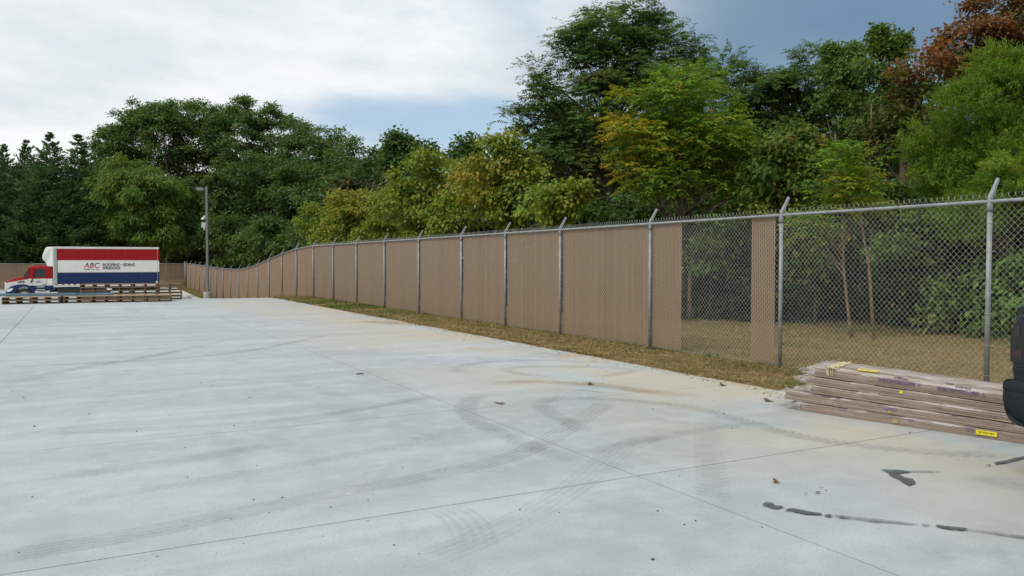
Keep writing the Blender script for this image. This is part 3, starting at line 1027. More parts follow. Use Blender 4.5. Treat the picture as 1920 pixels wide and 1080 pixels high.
def build_fence():
    mb = MB()
    mb.tube([(0, 0, -0.12), (0, 0, FH - 0.03)], 0.0280, 14)
    MESH['post'] = mb.mesh('post', M['galv'], True)
    mb = MB()
    mb.tube([(0, 0, FH - 0.115), (0, 0, FH - 0.045), (0, 0, FH - 0.03), (0, 0, FH + 0.02), (0.006, 0, FH + 0.05)],
            [0.032, 0.032, 0.029, 0.024, 0.018], 14)
    mb.tube([(0, 0, FH - 0.085), (0, 0, FH - 0.075)], 0.0345, 14)
    MESH['cap'] = mb.mesh('post_cap', M['galv'], True)
    mb = MB()       # pressed channel arm leaning outwards, three wire slots
    a0, a1 = np.array([0.006, 0, FH + 0.03]), np.array([0.150, 0, FH + 0.262])
    t = (a1 - a0) / np.linalg.norm(a1 - a0)
    nrm = np.array([-t[2], 0, t[0]])
    for k in range(1):
        w0, w1 = 0.024, 0.014
        for s in (-1, 1):
            vs = [a0 + np.array([0, s * w0, 0]) - nrm * 0.012, a0 + np.array([0, s * w0, 0]) + nrm * 0.020,
                  a1 + np.array([0, s * w1, 0]) + nrm * 0.014, a1 + np.array([0, s * w1, 0]) - nrm * 0.010]
            vs2 = [v - np.array([0, s * 0.005, 0]) for v in vs]
            mb.add(vs + vs2, [(0, 1, 2, 3), (7, 6, 5, 4), (0, 4, 5, 1), (1, 5, 6, 2), (2, 6, 7, 3), (3, 7, 4, 0)])
        vs = [a0 + np.array([0, -w0, 0]) + nrm * 0.020, a0 + np.array([0, w0, 0]) + nrm * 0.020,
              a1 + np.array([0, w1, 0]) + nrm * 0.014, a1 + np.array([0, -w1, 0]) + nrm * 0.014]
        vs2 = [v + nrm * 0.005 for v in vs]
        mb.add(vs + vs2, [(3, 2, 1, 0), (4, 5, 6, 7), (0, 1, 5, 4), (1, 2, 6, 5), (2, 3, 7, 6), (3, 0, 4, 7)])
    for f in (0.25, 0.6, 0.92):
        c = a0 + (a1 - a0) * f + nrm * 0.019
        mb.add([c + t * 0.008 + np.array([0, 0.02, 0]), c - t * 0.008 + np.array([0, 0.02, 0]), c - t * 0.008 - np.array([0, 0.02, 0]), c + t * 0.008 - np.array([0, 0.02, 0])],
               [(0, 1, 2, 3)], 1)
    MESH['arm'] = mb.mesh('barb_arm', [M['galv'], M['chassis']])
    mb = MB()
    pts = [(0.040, 0.066, 0.004), (0.026, 0.032, 0.002)] + [(-0.0335 * math.cos(a), -0.0335 * math.sin(a), 0.003 * math.sin(a)) for a in np.linspace(-1.9, 1.9, 11)] + [(0.040, -0.06, -0.004)]
    mb.tube(pts, 0.0026, 4, False)
    MESH['ties'] = mb.mesh('tie_wire', M['wire'])

    fence = thing('chain_link_fence', 'long galvanised chain link fence with tan privacy slats along the right of the yard', 'fence', (FX, 0, 0))
    # post positions along Y from the measured bays (two of them are short)
    S0 = 3.05

    def yof(u):
        Z = F * FX / (math.cos(HEAD) * (u - 141))
        return (Z - FX * math.sin(HEAD)) / math.cos(HEAD)
    y_first = yof(1853)
    ys = [y_first - S0, y_first]
    steps = [3.05, 3.05, 3.05, 2.50, 2.50] + [3.05] * 20
    for s in steps:
        ys.append(ys[-1] + s)
    ys = ys[:27]
    corner = ys[-1]
    zg = [float(ground_z(FX, y)) for y in ys]
    for k, y in enumerate(ys):
        post_parts(fence, (0, y, zg[k]), k < 14)
    full = wire_mesh('chain_link', 83, FH + 0.045)
    short = wire_mesh('chain_link_short', 68, FH + 0.045)
    rng = random.Random(5)
    full_slats = None
    open_lo = yof(1403)
    strip_hi = yof(1403)
    strip_lo = yof(1448)
    gap_hi = yof(1275)
    for k in range(len(ys) - 1):
        y0, y1 = ys[k], ys[k + 1]
        dy = y1 - y0
        slope = (zg[k + 1] - zg[k]) / dy
        # top rail
        mb = MB()
        e = 0.0
        mb.tube([(0, e, FH), (0, dy - e, FH + slope * dy)], 0.0212, 12, False)
        place('top_rail', mb.mesh('top_rail', M['galv'], True), fence, (-0.004, y0, zg[k]))
        # tension wire at the foot
        if k < 14:
            mb = MB()
            mb.tube([(0, 0, 0.045), (0, dy / 2, 0.04), (0, dy, 0.045)], 0.0024, 4, False)
            place('bottom_wire', mb.mesh('bottom_wire', M['wire']), fence, (0.046, y0, zg[k]))
        if k < 15 and abs(slope) < 2e-3:
            o = place('chain_link', short if dy < 2.8 else full, fence, (0.040, y0, zg[k]), kind='stuff')
        # slats
        n = int(round(dy / PITCHW))
        cent = [PITCHW * (i + 0.5) for i in range(n)]
        if k == 0 or k == 1:
            continue
        if k == 2:
            for c in cent:
                yy = y0 + c
                if strip_lo < yy < strip_hi or yy > gap_hi:
                    if 'slat' not in MESH:
                        q = MB()
                        slat_box(q, 0, 0.06, FH - 0.015)
                        MESH['slat'] = q.mesh('slat', M['slat'])
                    place('slat', MESH['slat'], fence, (0.040, yy, zg[k] + rng.uniform(-0.012, 0.004)))
            continue
        cent = cent[1:-1]
        if abs(slope) < 1e-4 and dy > 2.8:
            if full_slats is None:
                full_slats = slats_mesh('slat_infill', cent, 0)
            me = full_slats
        else:
            me = slats_mesh('slat_infill', cent, 0, slope=slope, rng=rng)
        place('slat_infill', me, fence, (0.040, y0, zg[k]), kind='stuff')

    # back fence, running left from the corner
    bf = thing('chain_link_fence', 'tan slatted chain link fence across the back of the yard behind the box truck', 'fence', (FX, corner, 0))
    for k in range(27):
        x0, x1 = -3.05 * k, -3.05 * (k + 1)
        za = float(ground_z(FX + x0, corner - 0.6))
        if k == 0:
            mb = MB()
            mb.tube([(0, 0, -0.1), (0, 0, FH + 0.18)], 0.045, 14)
            place('corner_post', mb.mesh('corner_post', M['galv'], True), bf, (-0.1, -0.1, za))
        mb = MB()
        mb.tube([(0, 0, -0.1), (0, 0, FH + 0.02)], 0.0305, 10)
        place('post', mb.mesh('post', M['galv'], True), bf, (x1, 0, za))
        mb = MB()
        mb.tube([(0, 0, FH), (-3.05, 0, FH)], 0.0212, 8)
        place('top_rail', mb.mesh('top_rail', M['galv'], True), bf, (x0, -0.004, za))
        me = MESH.get('backslat')
        if me is None:
            q = MB()
            for i in range(83):
                slat_box(q, PITCHW * (i + 0.5), 0.05, FH - 0.015)
            me = MESH['backslat'] = q.mesh('slat_infill', M['slat'])
        place('slat_infill', me, bf, (x0, 0.040, za), (0, 0, math.pi / 2), kind='stuff')
    return corner


# ------------------------------------------------------------------ trees
def leaf_quads(P, D, N, Ln, Wd, bend):
    n = len(P)
    D = D / (np.linalg.norm(D, axis=1)[:, None] + 1e-9)
    Sd = np.cross(D, N)
    Sd /= np.linalg.norm(Sd, axis=1)[:, None] + 1e-9
    mid = P + D * (Ln * 0.45)[:, None]
    tip = P + D * Ln[:, None]
    tip[:, 2] -= bend * Ln
    l = mid + Sd * (Wd / 2)[:, None]
    r = mid - Sd * (Wd / 2)[:, None]
    return np.stack([P, l, tip, r], 1).reshape(-1, 3)


STY = dict(
    # leaf length, width, density (leaf-area index), bough radius, sprays per bough, droop, up bias, material
    far=dict(L=0.30, W=0.20, lai=7.5, br=1.15, ns=26, droop=0.25, mat='far', flat=0.62, spread=0.28),
    deep=dict(L=0.34, W=0.22, lai=7.5, br=1.0, ns=24, droop=0.5, mat='deep', flat=0.8, spread=0.30),
    willow=dict(L=0.42, W=0.13, lai=8.0, br=1.2, ns=30, droop=0.9, mat='willow', flat=0.9, spread=0.28),
    yellowgreen=dict(L=0.145, W=0.115, lai=8.0, br=0.50, ns=26, droop=0.75, mat='yellowgreen', flat=0.85, spread=0.14),
    locust=dict(L=0.125, W=0.050, lai=5.5, br=0.75, ns=0, droop=0.28, mat='locust', flat=0.60, spread=0.20, frond=0.52),
    lime=dict(L=0.105, W=0.040, lai=5.0, br=0.55, ns=0, droop=0.30, mat='lime', flat=0.55, spread=0.17, frond=0.42),
    maple=dict(L=0.125, W=0.095, lai=7.5, br=0.45, ns=26, droop=0.85, mat='maple', flat=0.85, spread=0.12),
    rust=dict(L=0.15, W=0.11, lai=6.5, br=0.60, ns=24, droop=0.45, mat='rust', flat=0.8, spread=0.17),
    feather=dict(L=0.115, W=0.020, lai=7.5, br=0.55, ns=44, droop=0.10, mat='feather', flat=0.95, spread=0.15, plume=1.0),
    dark=dict(L=0.135, W=0.085, lai=8.0, br=0.50, ns=26, droop=0.6, mat='deep', flat=0.85, spread=0.14),
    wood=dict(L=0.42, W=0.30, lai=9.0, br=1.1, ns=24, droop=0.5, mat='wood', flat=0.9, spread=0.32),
    under2=dict(L=0.15, W=0.10, lai=6.5, br=0.5, ns=22, droop=0.6, mat='deep', flat=0.85, spread=0.15),
    under3=dict(L=0.30, W=0.20, lai=7, br=0.9, ns=22, droop=0.6, mat='deep', flat=0.85, spread=0.28),
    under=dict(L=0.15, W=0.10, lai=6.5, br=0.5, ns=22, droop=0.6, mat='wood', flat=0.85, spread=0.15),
    midgreen=dict(L=0.135, W=0.090, lai=7.5, br=0.50, ns=26, droop=0.6, mat='mid', flat=0.85, spread=0.14),
    thin=dict(L=0.15, W=0.10, lai=3.0, br=0.45, ns=16, droop=0.5, mat='maple', flat=0.8, spread=0.16),
)


def crown_mesh(name, lobes, style, rng):
    """lobes: list of (centre xyz, (rx, ry, rz) in camera-free world axes, autumn)"""
    st = STY[style]
    VV, TT, AA, bough_c = [], [], [], []
    for c, r, aut in lobes:
        c = np.array(c)
        r = np.array(r)
        area = math.pi * r[0] * r[2]
        nleaf = int(st['lai'] * area / (st['L'] * st['W'] * 0.5))
        br = min(st['br'], 0.75 * min(r))
        nb = max(6, int(3.4 * area / (math.pi * br * br * st['flat'])))
        # bough centres: mostly in the outer shell, all round, fewer underneath
        dirs = rng.normal(size=(nb, 3))
        dirs /= np.linalg.norm(dirs, axis=1)[:, None]
        dirs[:, 2] = np.where(dirs[:, 2] < -0.78, -dirs[:, 2], dirs[:, 2])
        rad = 1 - 0.55 * rng.random(nb) ** 1.5
        bc = c + dirs * r * rad[:, None] * (1.0 + np.clip(rng.normal(0.0, 0.13, (nb, 1)), -0.25, 0.28))
        bough_c.append(bc)
        bsz = br * rng.uniform(0.45, 1.25, nb)
        btint = rng.normal(0, 0.16, nb)
        baut = np.clip(0.85 * aut + rng.normal(0, 0.26, nb) * (0.25 + aut), 0, 1)
        ns = st['ns'] or max(8, int(nleaf / (nb * 16)))
        # sprays
        sd = rng.normal(size=(nb, ns, 3))
        sd /= np.linalg.norm(sd, axis=2)[..., None]
        sd[..., 2] = np.where(sd[..., 2] < -0.3, -sd[..., 2] * 0.6, sd[..., 2])
        sr = 0.35 + 0.65 * rng.random((nb, ns, 1)) ** 0.6
        sp = bc[:, None] + sd * sr * bsz[:, None, None] * np.array([1, 1, st['flat']])
        out = sd * 0.8 + dirs[:, None] * 0.5
        nl = max(3, int(nleaf / (nb * ns)))
        pos = sp[:, :, None] + rng.normal(0, st['spread'], (nb, ns, nl, 3)) * np.array([1, 1, 0.7])
        if st.get('frond'):
            fl = st['frond'] * rng.uniform(0.6, 1.25, (nb, ns, 1, 1))
            ax = out * np.array([1, 1, 0.45]) + np.array([0, 0, 0.30]) + rng.normal(0, 0.30, (nb, ns, 3))
            ax = ax / np.linalg.norm(ax, axis=2)[..., None]
            sdv = np.cross(ax, np.array([0, 0, 1.0]))
            sdv = sdv / (np.linalg.norm(sdv, axis=2)[..., None] + 1e-6)
            tpos = ((np.arange(nl) // 2 + rng.uniform(0.2, 0.8, (nb, ns, nl))) / (nl / 2.0))[..., None]
            sgn = np.where(np.arange(nl) % 2 == 0, 1.0, -1.0)[None, None, :, None]
            pos = sp[:, :, None] + ax[:, :, None] * tpos * fl + rng.normal(0, 0.012, (nb, ns, nl, 3))
            pos[..., 2] -= (0.38 * tpos ** 2 * fl)[..., 0]
            D = sdv[:, :, None] * sgn + ax[:, :, None] * 0.55 + rng.normal(0, 0.14, (nb, ns, nl, 3))
        elif st.get('plume'):
            ax = out + np.array([0, 0, 0.45])
            ax = ax / np.linalg.norm(ax, axis=2)[..., None]
            tpos = rng.uniform(-0.5, 1.0, (nb, ns, nl, 1))
            pos = sp[:, :, None] + ax[:, :, None] * tpos * 0.36 + rng.normal(0, 0.036, (nb, ns, nl, 3))
            pos[..., 2] -= 0.10 * tpos[..., 0] ** 2
            D = ax[:, :, None] * 0.7 + rng.normal(0, 0.42, (nb, ns, nl, 3))
        else:
            D = out[:, :, None] + rng.normal(0, 0.55, (nb, ns, nl, 3))
        D[..., 2] -= st['droop']
        N = np.array([0, 0, 1.0]) + 0.35 * out[:, :, None] + rng.normal(0, 0.45, (nb, ns, nl, 3))
        n = nb * ns * nl
        P = pos.reshape(n, 3)
        Ln = st['L'] * rng.uniform(0.6, 1.35, n)
        Wd = st['W'] * rng.uniform(0.7, 1.3, n)
        VV.append(leaf_quads(P, D.reshape(n, 3), N.reshape(n, 3), Ln, Wd, 0.25))
        t = 0.45 + btint[:, None, None] + rng.normal(0, 0.10, (nb, ns, 1)) + rng.normal(0, 0.17, (nb, ns, nl))
        a = baut[:, None, None] + rng.normal(0, 0.14, (nb, ns, 1)) * (baut[:, None, None] > 0.04) + 0 * t
        a = a + (rng.random((nb, ns, nl)) < 0.012) * 0.5
        TT.append(np.repeat(np.clip(t.ravel(), 0, 1), 4))
        AA.append(np.repeat(np.clip(a.ravel(), 0, 1), 4))
    V = np.concatenate(VV)
    me = np_mesh(name, V, np.arange(len(V)).reshape(-1, 4), L[st['mat']], dict(tint=np.concatenate(TT), autumn=np.concatenate(AA)))
    return me, np.concatenate(bough_c)


def trunk_and_limbs(root, base, top, r0, boughs, rng, bark, nlimb, fork=0.35):
    """tapered, slightly wandering trunk and limbs reaching out to the boughs (local coordinates)"""
    base = np.array(base, float)
    top = np.array(top, float)
    H = top[2] - base[2]
    n = 8
    pts = []
    off = rng.normal(0, 0.018 * H, 2)
    for i in range(n + 1):
        t = i / n
        w = math.sin(t * 3.0) * off[0], math.sin(t * 2.2 + 1) * off[1] - math.sin(1) * off[1]
        p = base + (top - base) * t
        pts.append(np.array([p[0] + w[0], p[1] + w[1], p[2]]))
    rad = [r0 * (1.35 if i == 0 else 1.0) * (1 - 0.78 * i / n) for i in range(n + 1)]
    mb = MB()
    mb.tube(pts, rad, 10, True)
    mb.build('trunk', bark, root, smooth=True)
    if nlimb:
        mb = MB()
        idx = rng.choice(len(boughs), min(nlimb, len(boughs)), replace=False)
        for j in idx:
            b = boughs[j]
            hz = np.clip((b[2] - base[2]) / H - rng.uniform(0.12, 0.38), fork * 0.7, 0.95)
            q = hz * n
            i = min(int(q), n - 1)
            s = pts[i] + (pts[i + 1] - pts[i]) * (q - i)
            rr = r0 * (1 - 0.78 * hz) * 0.55
            mid = s * 0.5 + b * 0.5 + np.array([0, 0, 0.06 * np.linalg.norm(b - s)]) + rng.normal(0, 0.05, 3) * np.linalg.norm(b - s)
            mb.tube([s, s * 0.6 + mid * 0.4, mid, mid * 0.4 + b * 0.6, b], [rr, rr * 0.8, rr * 0.6, rr * 0.4, rr * 0.15], 6, False)
        mb.build('limbs', bark, root, smooth=True)


def make_tree(name, label, cat, group, style, Z, lobes_px, base_u=None, seed=1, r0=None, nlimb=16, bark='bark', depth=1.0, trunk_top=0.72, base_z=None):
    """lobes_px: (u, v, ru, rv[, autumn[, dZ]]) seen at depth Z; built as full ellipsoids of foliage in 3-D"""
    rng = np.random.default_rng(seed)
    u0 = base_u if base_u is not None else float(np.mean([l[0] for l in lobes_px]))
    bp = at(u0, 490, Z)
    gz = float(ground_z(bp[0], bp[1])) if base_z is None else base_z
    root = thing(name, label, cat, (bp[0], bp[1], gz), 0, group)
    o = np.array([bp[0], bp[1], gz])
    lobes = []
    for l in lobes_px:
        u, v, ru, rv = l[:4]
        aut = l[4] if len(l) > 4 else 0.0
        z = Z + (l[5] if len(l) > 5 else 0.0)
        c = at(u, v, z) - o
        rx = ru * z / F
        rz = rv * z / F
        lobes.append((c, (rx, 0.5 * (rx + min(rx, rz)) * depth, rz), aut))
    me, bc = crown_mesh('crown', lobes, style, rng)
    place('crown', me, root)
    topz = max(c[2] + r[2] for c, r, a in lobes)
    tc = np.mean([c for c, r, a in lobes], axis=0)
    top = np.array([tc[0] * 0.8, tc[1] * 0.8, topz * trunk_top])
    if nlimb is not None:
        trunk_and_limbs(root, (0, 0, -0.1), top, r0 or max(0.07, 0.022 * topz), bc, rng, M[bark], nlimb)
    return root


def conifer_mesh(name, H, R, rng, clear=0.14, n_whorl=46):
    V, T, A = [], [], []
    mb = MB()
    for w in range(n_whorl):
        t = (w + rng.uniform(-0.4, 0.4)) / n_whorl
        z = H * (clear + (1 - clear) * max(0, min(0.97, t)))
        length0 = R * min(1.0, 1.5 * (1 - max(0, t)) ** 1.1) * (1 + 0.25 * math.sin(w * 1.9)) + 0.04
        for b in range(int(9 - 3 * t)):
            az = rng.uniform(0, 2 * math.pi)
            ln = length0 * rng.uniform(0.62, 1.18)
            d = np.array([math.cos(az), math.sin(az), 0])
            rise = 0.18 + 0.55 * max(0, t)
            n = int(26 + 64 * ln / R)
            s = rng.uniform(0.25, 1.05, n)
            hgt = ln * (rise * s - 0.30 * s * (1 - s))
            p = d * (ln * s)[:, None]
            p[:, 2] = z + hgt
            sp = (0.10 + 0.16 * ln * (1.0 - 0.6 * s)) * (1 - 0.6 * max(0, t))
            p = p + rng.normal(0, 1, (n, 3)) * sp[:, None] * np.array([0.8, 0.8, 0.45])
            D = d * 0.9 + np.array([0, 0, 0.42 + 0.9 * max(0, t) ** 3]) + rng.normal(0, 0.42, (n, 3))
            N = np.array([0, 0, 1.0]) + rng.normal(0, 0.5, (n, 3))
            Ln = rng.uniform(0.30, 0.60, n) * (1 - 0.6 * max(0, t) ** 2)
            V.append(leaf_quads(p, D, N, Ln, rng.uniform(0.10, 0.19, n) * (1 - 0.4 * max(0, t)), 0.05))
            bt = rng.normal(0.42, 0.17)
            T.append(np.repeat(np.clip(bt + rng.normal(0, 0.16, n) + 0.25 * (s - 0.6), 0, 1), 4))
            A.append(np.zeros(4 * n))
    V = np.concatenate(V)
    return np_mesh(name, V, np.arange(len(V)).reshape(-1, 4), L['conifer'], dict(tint=np.concatenate(T), autumn=np.concatenate(A)))


def build_trees():
    rng = np.random.default_rng(77)
    # --- row of dark evergreens on the left
    con = [(12, 268, 46, 86, 'narrow dark evergreen with a thin tip, outermost of the row on the cab side'),
           (54, 260, 46, 89, 'dark evergreen with a slender spire above the front of the truck cab'),
           (98, 246, 60, 86, 'tallest dark evergreen with a ragged spire above the nose of the box truck'),
           (150, 250, 66, 87, 'broad dark evergreen rightmost of the evergreen row above the truck box'),
           (196, 300, 48, 90, 'shorter dark evergreen half hidden behind the pale green tree'),
           (-5, 330, 55, 83, 'low bushy evergreen in front of the left evergreens'),
           (75, 335, 55, 83, 'low dense evergreen between the spires above the cab'),
           (125, 330, 50, 84, 'low dense evergreen below the tallest spire')]
    protos = [conifer_mesh('crown', 15.0, 3.1, rng, 0.13), conifer_mesh('crown', 15.0, 3.4, rng, 0.10)]
    for k, (u, v, hw, Z, lab) in enumerate(con):
        bp = at(u, 490, Z)
        gz = float(ground_z(bp[0], bp[1]))
        H = CAMH + (490 - v) * Z / F - gz
        root = thing('evergreen_tree', lab, 'tree', (bp[0], bp[1], gz), rng.uniform(0, 6), 'dark evergreens behind the truck')
        sc = H / 15.0
        sw = 1.12 * (hw * Z / F) / 3.0
        c = place('crown', protos[k % 2], root)
        c.scale = (sw, sw, sc)
        mb = MB()
        mb.tube([(0, 0, -0.1), (0.05, 0, H * 0.3), (0, 0.04, H * 0.9)], [0.26, 0.19, 0.03], 8)
        mb.build('trunk', M['bark_light'] if k in (0, 3) else M['bark'], root, smooth=True)
    T = make_tree
    # --- pale tree right of the evergreens
    T('pale_green_tree', 'pale yellow green drooping tree between the dark evergreens and the lamp post', 'tree', None, 'willow', 84,
      [(225, 345, 45, 48), (268, 370, 60, 55), (305, 385, 38, 45), (250, 430, 60, 50), (300, 440, 38, 45, 0, -1)], 265, 5, nlimb=20)
    # --- tall rounded trees behind
    G = 'tall broadleaf trees at the back left'
    tall = [
        ([(205, 262, 30, 35), (222, 300, 42, 60)], 214, 104, 'leftmost tall broadleaf tree rising behind the evergreens'),
        ([(262, 225, 36, 28), (255, 275, 50, 55)], 258, 106, 'tall dark broadleaf tree with a stepped crown right of the evergreens'),
        ([(312, 215, 38, 26), (310, 265, 50, 60)], 311, 103, 'tall broadleaf tree with a broad flat top left of the lamp post'),
        ([(362, 220, 40, 26, 0.12), (358, 280, 50, 60, 0.06)], 360, 106, 'tall broadleaf tree with a brownish top just left of the lamp'),
        ([(415, 228, 36, 28), (408, 290, 45, 65)], 412, 104, 'tall broadleaf tree just right of the lamp head'),
        ([(459, 213, 30, 28), (462, 262, 42, 50), (450, 330, 40, 45)], 458, 101, 'highest rounded broadleaf tree of the back row with a knobbly top'),
        ([(512, 230, 32, 28), (515, 280, 40, 52)], 514, 102, 'tall open broadleaf tree with sky showing through its limbs'),
        ([(560, 255, 32, 28), (562, 305, 40, 52)], 561, 98, 'broadleaf tree on the falling right shoulder of the back row'),
        ([(612, 275, 30, 28), (610, 325, 42, 50)], 611, 94, 'broadleaf tree with a narrow double top above the yellow bushes'),
        ([(655, 300, 26, 30), (655, 345, 40, 42)], 655, 90, 'rightmost low broadleaf tree of the back row beside the sky gap'),
    ]
    for k, (lo, bu, Z, lab) in enumerate(tall):
        T('broadleaf_tree', lab, 'tree', G, 'far', Z, lo, bu, 100 + k, nlimb=22, r0=0.26)
    G = 'dark understorey trees behind the far fence'
    und = [
        ([(350, 400, 45, 55), (345, 450, 45, 30)], 350, 91, 'deep green tree behind the lamp post base'),
        ([(425, 375, 50, 60), (425, 440, 50, 45)], 425, 88, 'deep green ivy clad tree right of the lamp post'),
        ([(490, 345, 50, 55), (485, 420, 45, 50)], 490, 86, 'deep green bushy tree above the lowest dip of the fence'),
        ([(555, 370, 50, 50), (550, 430, 50, 50)], 555, 80, 'dark leafy tree left of the yellow bushes'),
        ([(498, 450, 26, 38)], 498, 70, 'small grey green shrub standing right behind the dip of the fence'),
        ([(610, 380, 45, 40), (600, 430, 40, 40)], 610, 72, 'dark tree filling in above the left yellow bush'),
    ]
    for k, (lo, bu, Z, lab) in enumerate(und):
        T('understorey_tree', lab, 'tree', G, 'deep', Z, lo, bu, 200 + k, nlimb=10)
    # --- dark trees behind the yellow ones, in the middle
    G = 'dark trees beyond the yellow green ones'
    mid = [
        ([(700, 330, 38, 48), (700, 390, 40, 50)], 700, 66, 'dark thin topped tree left of the sky gap'),
        ([(748, 300, 24, 40), (742, 270, 8, 20), (762, 280, 8, 18), (745, 350, 42, 50)], 748, 62, 'dark tree with two upright leafy spires against the sky'),
        ([(798, 305, 26, 30), (800, 350, 40, 45)], 800, 60, 'dark tree behind the middle yellow green tree'),
        ([(875, 285, 24, 22), (872, 330, 42, 50)], 874, 52, 'dark round top peeping out left of the big yellow green tree'),
        ([(640, 330, 30, 30), (645, 380, 40, 40)], 644, 75, 'dark tree above the left yellow bush'),
    ]
    for k, (lo, bu, Z, lab) in enumerate(mid):
        T('dark_tree', lab, 'tree', G, 'deep', Z, lo, bu, 300 + k, nlimb=12)
    # --- yellow green trees along the fence
    G = 'yellow green trees along the fence'
    yel = [
        ([(600, 425, 38, 35, 0.05), (590, 455, 30, 22)], 600, 46, 'low yellow green bush at the left end of the bright trees'),
        ([(660, 395, 50, 42, 0.35), (640, 440, 60, 38, 0.12)], 655, 43, 'yellow bush with an orange brown top above the tan fence'),
        ([(722, 395, 36, 40, 0.03), (715, 440, 45, 35, 0.08)], 720, 40, 'rounded green bush between the yellow bush and the taller tree'),
        ([(790, 335, 45, 50, 0.08), (775, 400, 55, 50), (800, 440, 60, 30)], 790, 35, 'taller yellow green tree with lobed top left of the orange patch'),
        ([(862, 355, 36, 45), (850, 420, 50, 40)], 858, 33, 'mid green tree tucked between the two tall yellow green trees'),
        ([(950, 305, 55, 50, 0.16), (905, 345, 50, 45, 0.42), (985, 370, 60, 55, 0.02), (920, 405, 55, 40, 0.05)], 945, 29, 'broad yellow green tree with orange patches left of the big dark tree'),
        ([(1030, 395, 55, 42, 0.10), (1080, 390, 50, 38, 0.2)], 1050, 25, 'low green and orange bush under the left side of the big dark tree'),
    ]
    for k, (lo, bu, Z, lab) in enumerate(yel):
        T('yellow_green_tree', lab, 'tree', G, 'yellowgreen', Z, lo, bu, 400 + k, nlimb=14)
    # --- the big dark locust and its neighbours
    T('locust_tree', 'biggest dark green feathery tree rising high against the sky', 'tree', None, 'locust', 31,
      [(1140, 70, 85, 58), (1210, 90, 85, 62), (1085, 150, 80, 70), (1020, 200, 50, 55), (985, 240, 38, 34), (1180, 180, 110, 80), (1270, 150, 70, 70),
       (1090, 270, 90, 60), (1040, 300, 60, 50, 0.12), (1130, 335, 70, 55, 0.25), (1300, 115, 36, 30)], 1150, 51, nlimb=60, r0=0.30, depth=0.8)
    T('lime_tree', 'bright lime green tree with a yellow left side in front of the big dark tree', 'tree', None, 'lime', 22,
      [(1285, 190, 95, 55, 0.02), (1190, 235, 55, 62, 0.42), (1345, 250, 75, 60, 0.05), (1260, 270, 85, 60, 0.06), (1215, 310, 65, 45, 0.25),
       (1335, 330, 85, 55, 0.03), (1250, 350, 70, 40, 0.06), (1390, 350, 40, 40, 0.1)], 1275, 52, nlimb=50, r0=0.13, depth=0.8, trunk_top=0.8)
    G = 'dark green trees at the upper right'
    ur = [
        ('locust', [(1370, 150, 50, 45), (1410, 190, 50, 55), (1400, 260, 60, 70)], 1395, 34, 'dark feathery tree right of the lime green tree, lower than the big one'),
        ('locust', [(1500, 160, 50, 45), (1450, 172, 45, 36), (1535, 138, 46, 38), (1475, 220, 55, 60), (1540, 210, 55, 60)], 1500, 33, 'dark feathery tree in the gap between the lime green and feathery bright trees'),
        ('midgreen', [(1575, 140, 40, 40), (1560, 104, 6, 15), (1600, 104, 7, 18), (1590, 210, 60, 70), (1610, 300, 60, 60)], 1590, 29, 'dark leafy tree with an even top left of the rusty trees'),
        ('midgreen', [(1650, 130, 45, 45), (1648, 78, 6, 22), (1690, 90, 6, 20), (1665, 92, 8, 16), (1670, 200, 60, 70), (1650, 290, 60, 60)], 1655, 27, 'dark leafy tree below thin bare shoots at the skyline'),
    ]
    for k, (sty, lo, bu, Z, lab) in enumerate(ur):
        T('dark_green_tree', lab, 'tree', G, sty, Z, lo, bu, 500 + k, nlimb=26)
    T('rusty_tree', 'smaller rust and green tree sloping up towards the top right corner', 'tree', 'rust coloured trees at the top right', 'rust', 24.5,
      [(1745, 125, 40, 32, 0.62), (1708, 165, 34, 32, 0.45), (1735, 205, 50, 50, 0.14), (1690, 265, 60, 60, 0.02)], 1715, 61, nlimb=24)
    T('rusty_tree', 'big rust brown tree filling the top right corner', 'tree', 'rust coloured trees at the top right', 'rust', 30,
      [(1835, 55, 56, 52, 0.66), (1905, 50, 60, 56, 0.6), (1800, 105, 44, 42, 0.45), (1860, 140, 70, 60, 0.2), (1960, 80, 60, 70, 0.5)], 1850, 62, nlimb=30)
    T('feathery_tree', 'large bright green feathery tree at the right edge', 'tree', 'bright feathery trees at the right', 'feather', 20,
      [(1900, 165, 75, 72), (1830, 220, 75, 60), (1790, 280, 75, 55), (1880, 290, 100, 80), (1770, 350, 60, 50), (1850, 370, 90, 60), (1980, 220, 80, 100)], 1870, 71, nlimb=40, depth=0.8)
    T('feathery_tree', 'lower bright green feathery tree seen through the end of the open mesh', 'tree', 'bright feathery trees at the right', 'feather', 17,
      [(1905, 350, 60, 50), (1940, 420, 80, 60), (1850, 430, 60, 40), (1800, 410, 50, 35)], 1900, 72, nlimb=24)
    T('maple_tree', 'mid green broad leaved tree between the lime tree and the yellow sapling', 'tree', None, 'maple', 21,
      [(1480, 270, 45, 40), (1455, 320, 60, 50), (1500, 350, 50, 55), (1450, 380, 55, 40), (1510, 290, 32, 40)], 1470, 81, nlimb=30)
    T('yellow_sapling', 'slim yellow lime sapling with one straight pale stem behind the open mesh', 'tree', None, 'lime', 16.6,
      [(1580, 318, 42, 38, 0.05), (1595, 360, 40, 34, 0.38), (1555, 385, 34, 34, 0.12), (1520, 430, 36, 26, 0.1), (1620, 370, 28, 40, 0.2)], 1600, 82, nlimb=18, r0=0.036, bark='bark_light', trunk_top=0.9)
    # second, leaning stem beside it
    b0, b1 = at(1640, 640, 16.2), at(1608, 380, 16.6)
    mb = MB()
    mid_p = (b0 + b1) / 2 + np.array([0.08, 0, 0.1])
    mb.tube([(0, 0, -0.12), tuple((mid_p - b0)), tuple(b1 - b0)], [0.036, 0.028, 0.013], 8)
    rt = thing('leaning_stem', 'pale leaning bare stem to the right of the yellow sapling stem', 'tree', tuple(b0))
    mb.build('trunk', M['bark_light'], rt, smooth=True)
    mb = MB()
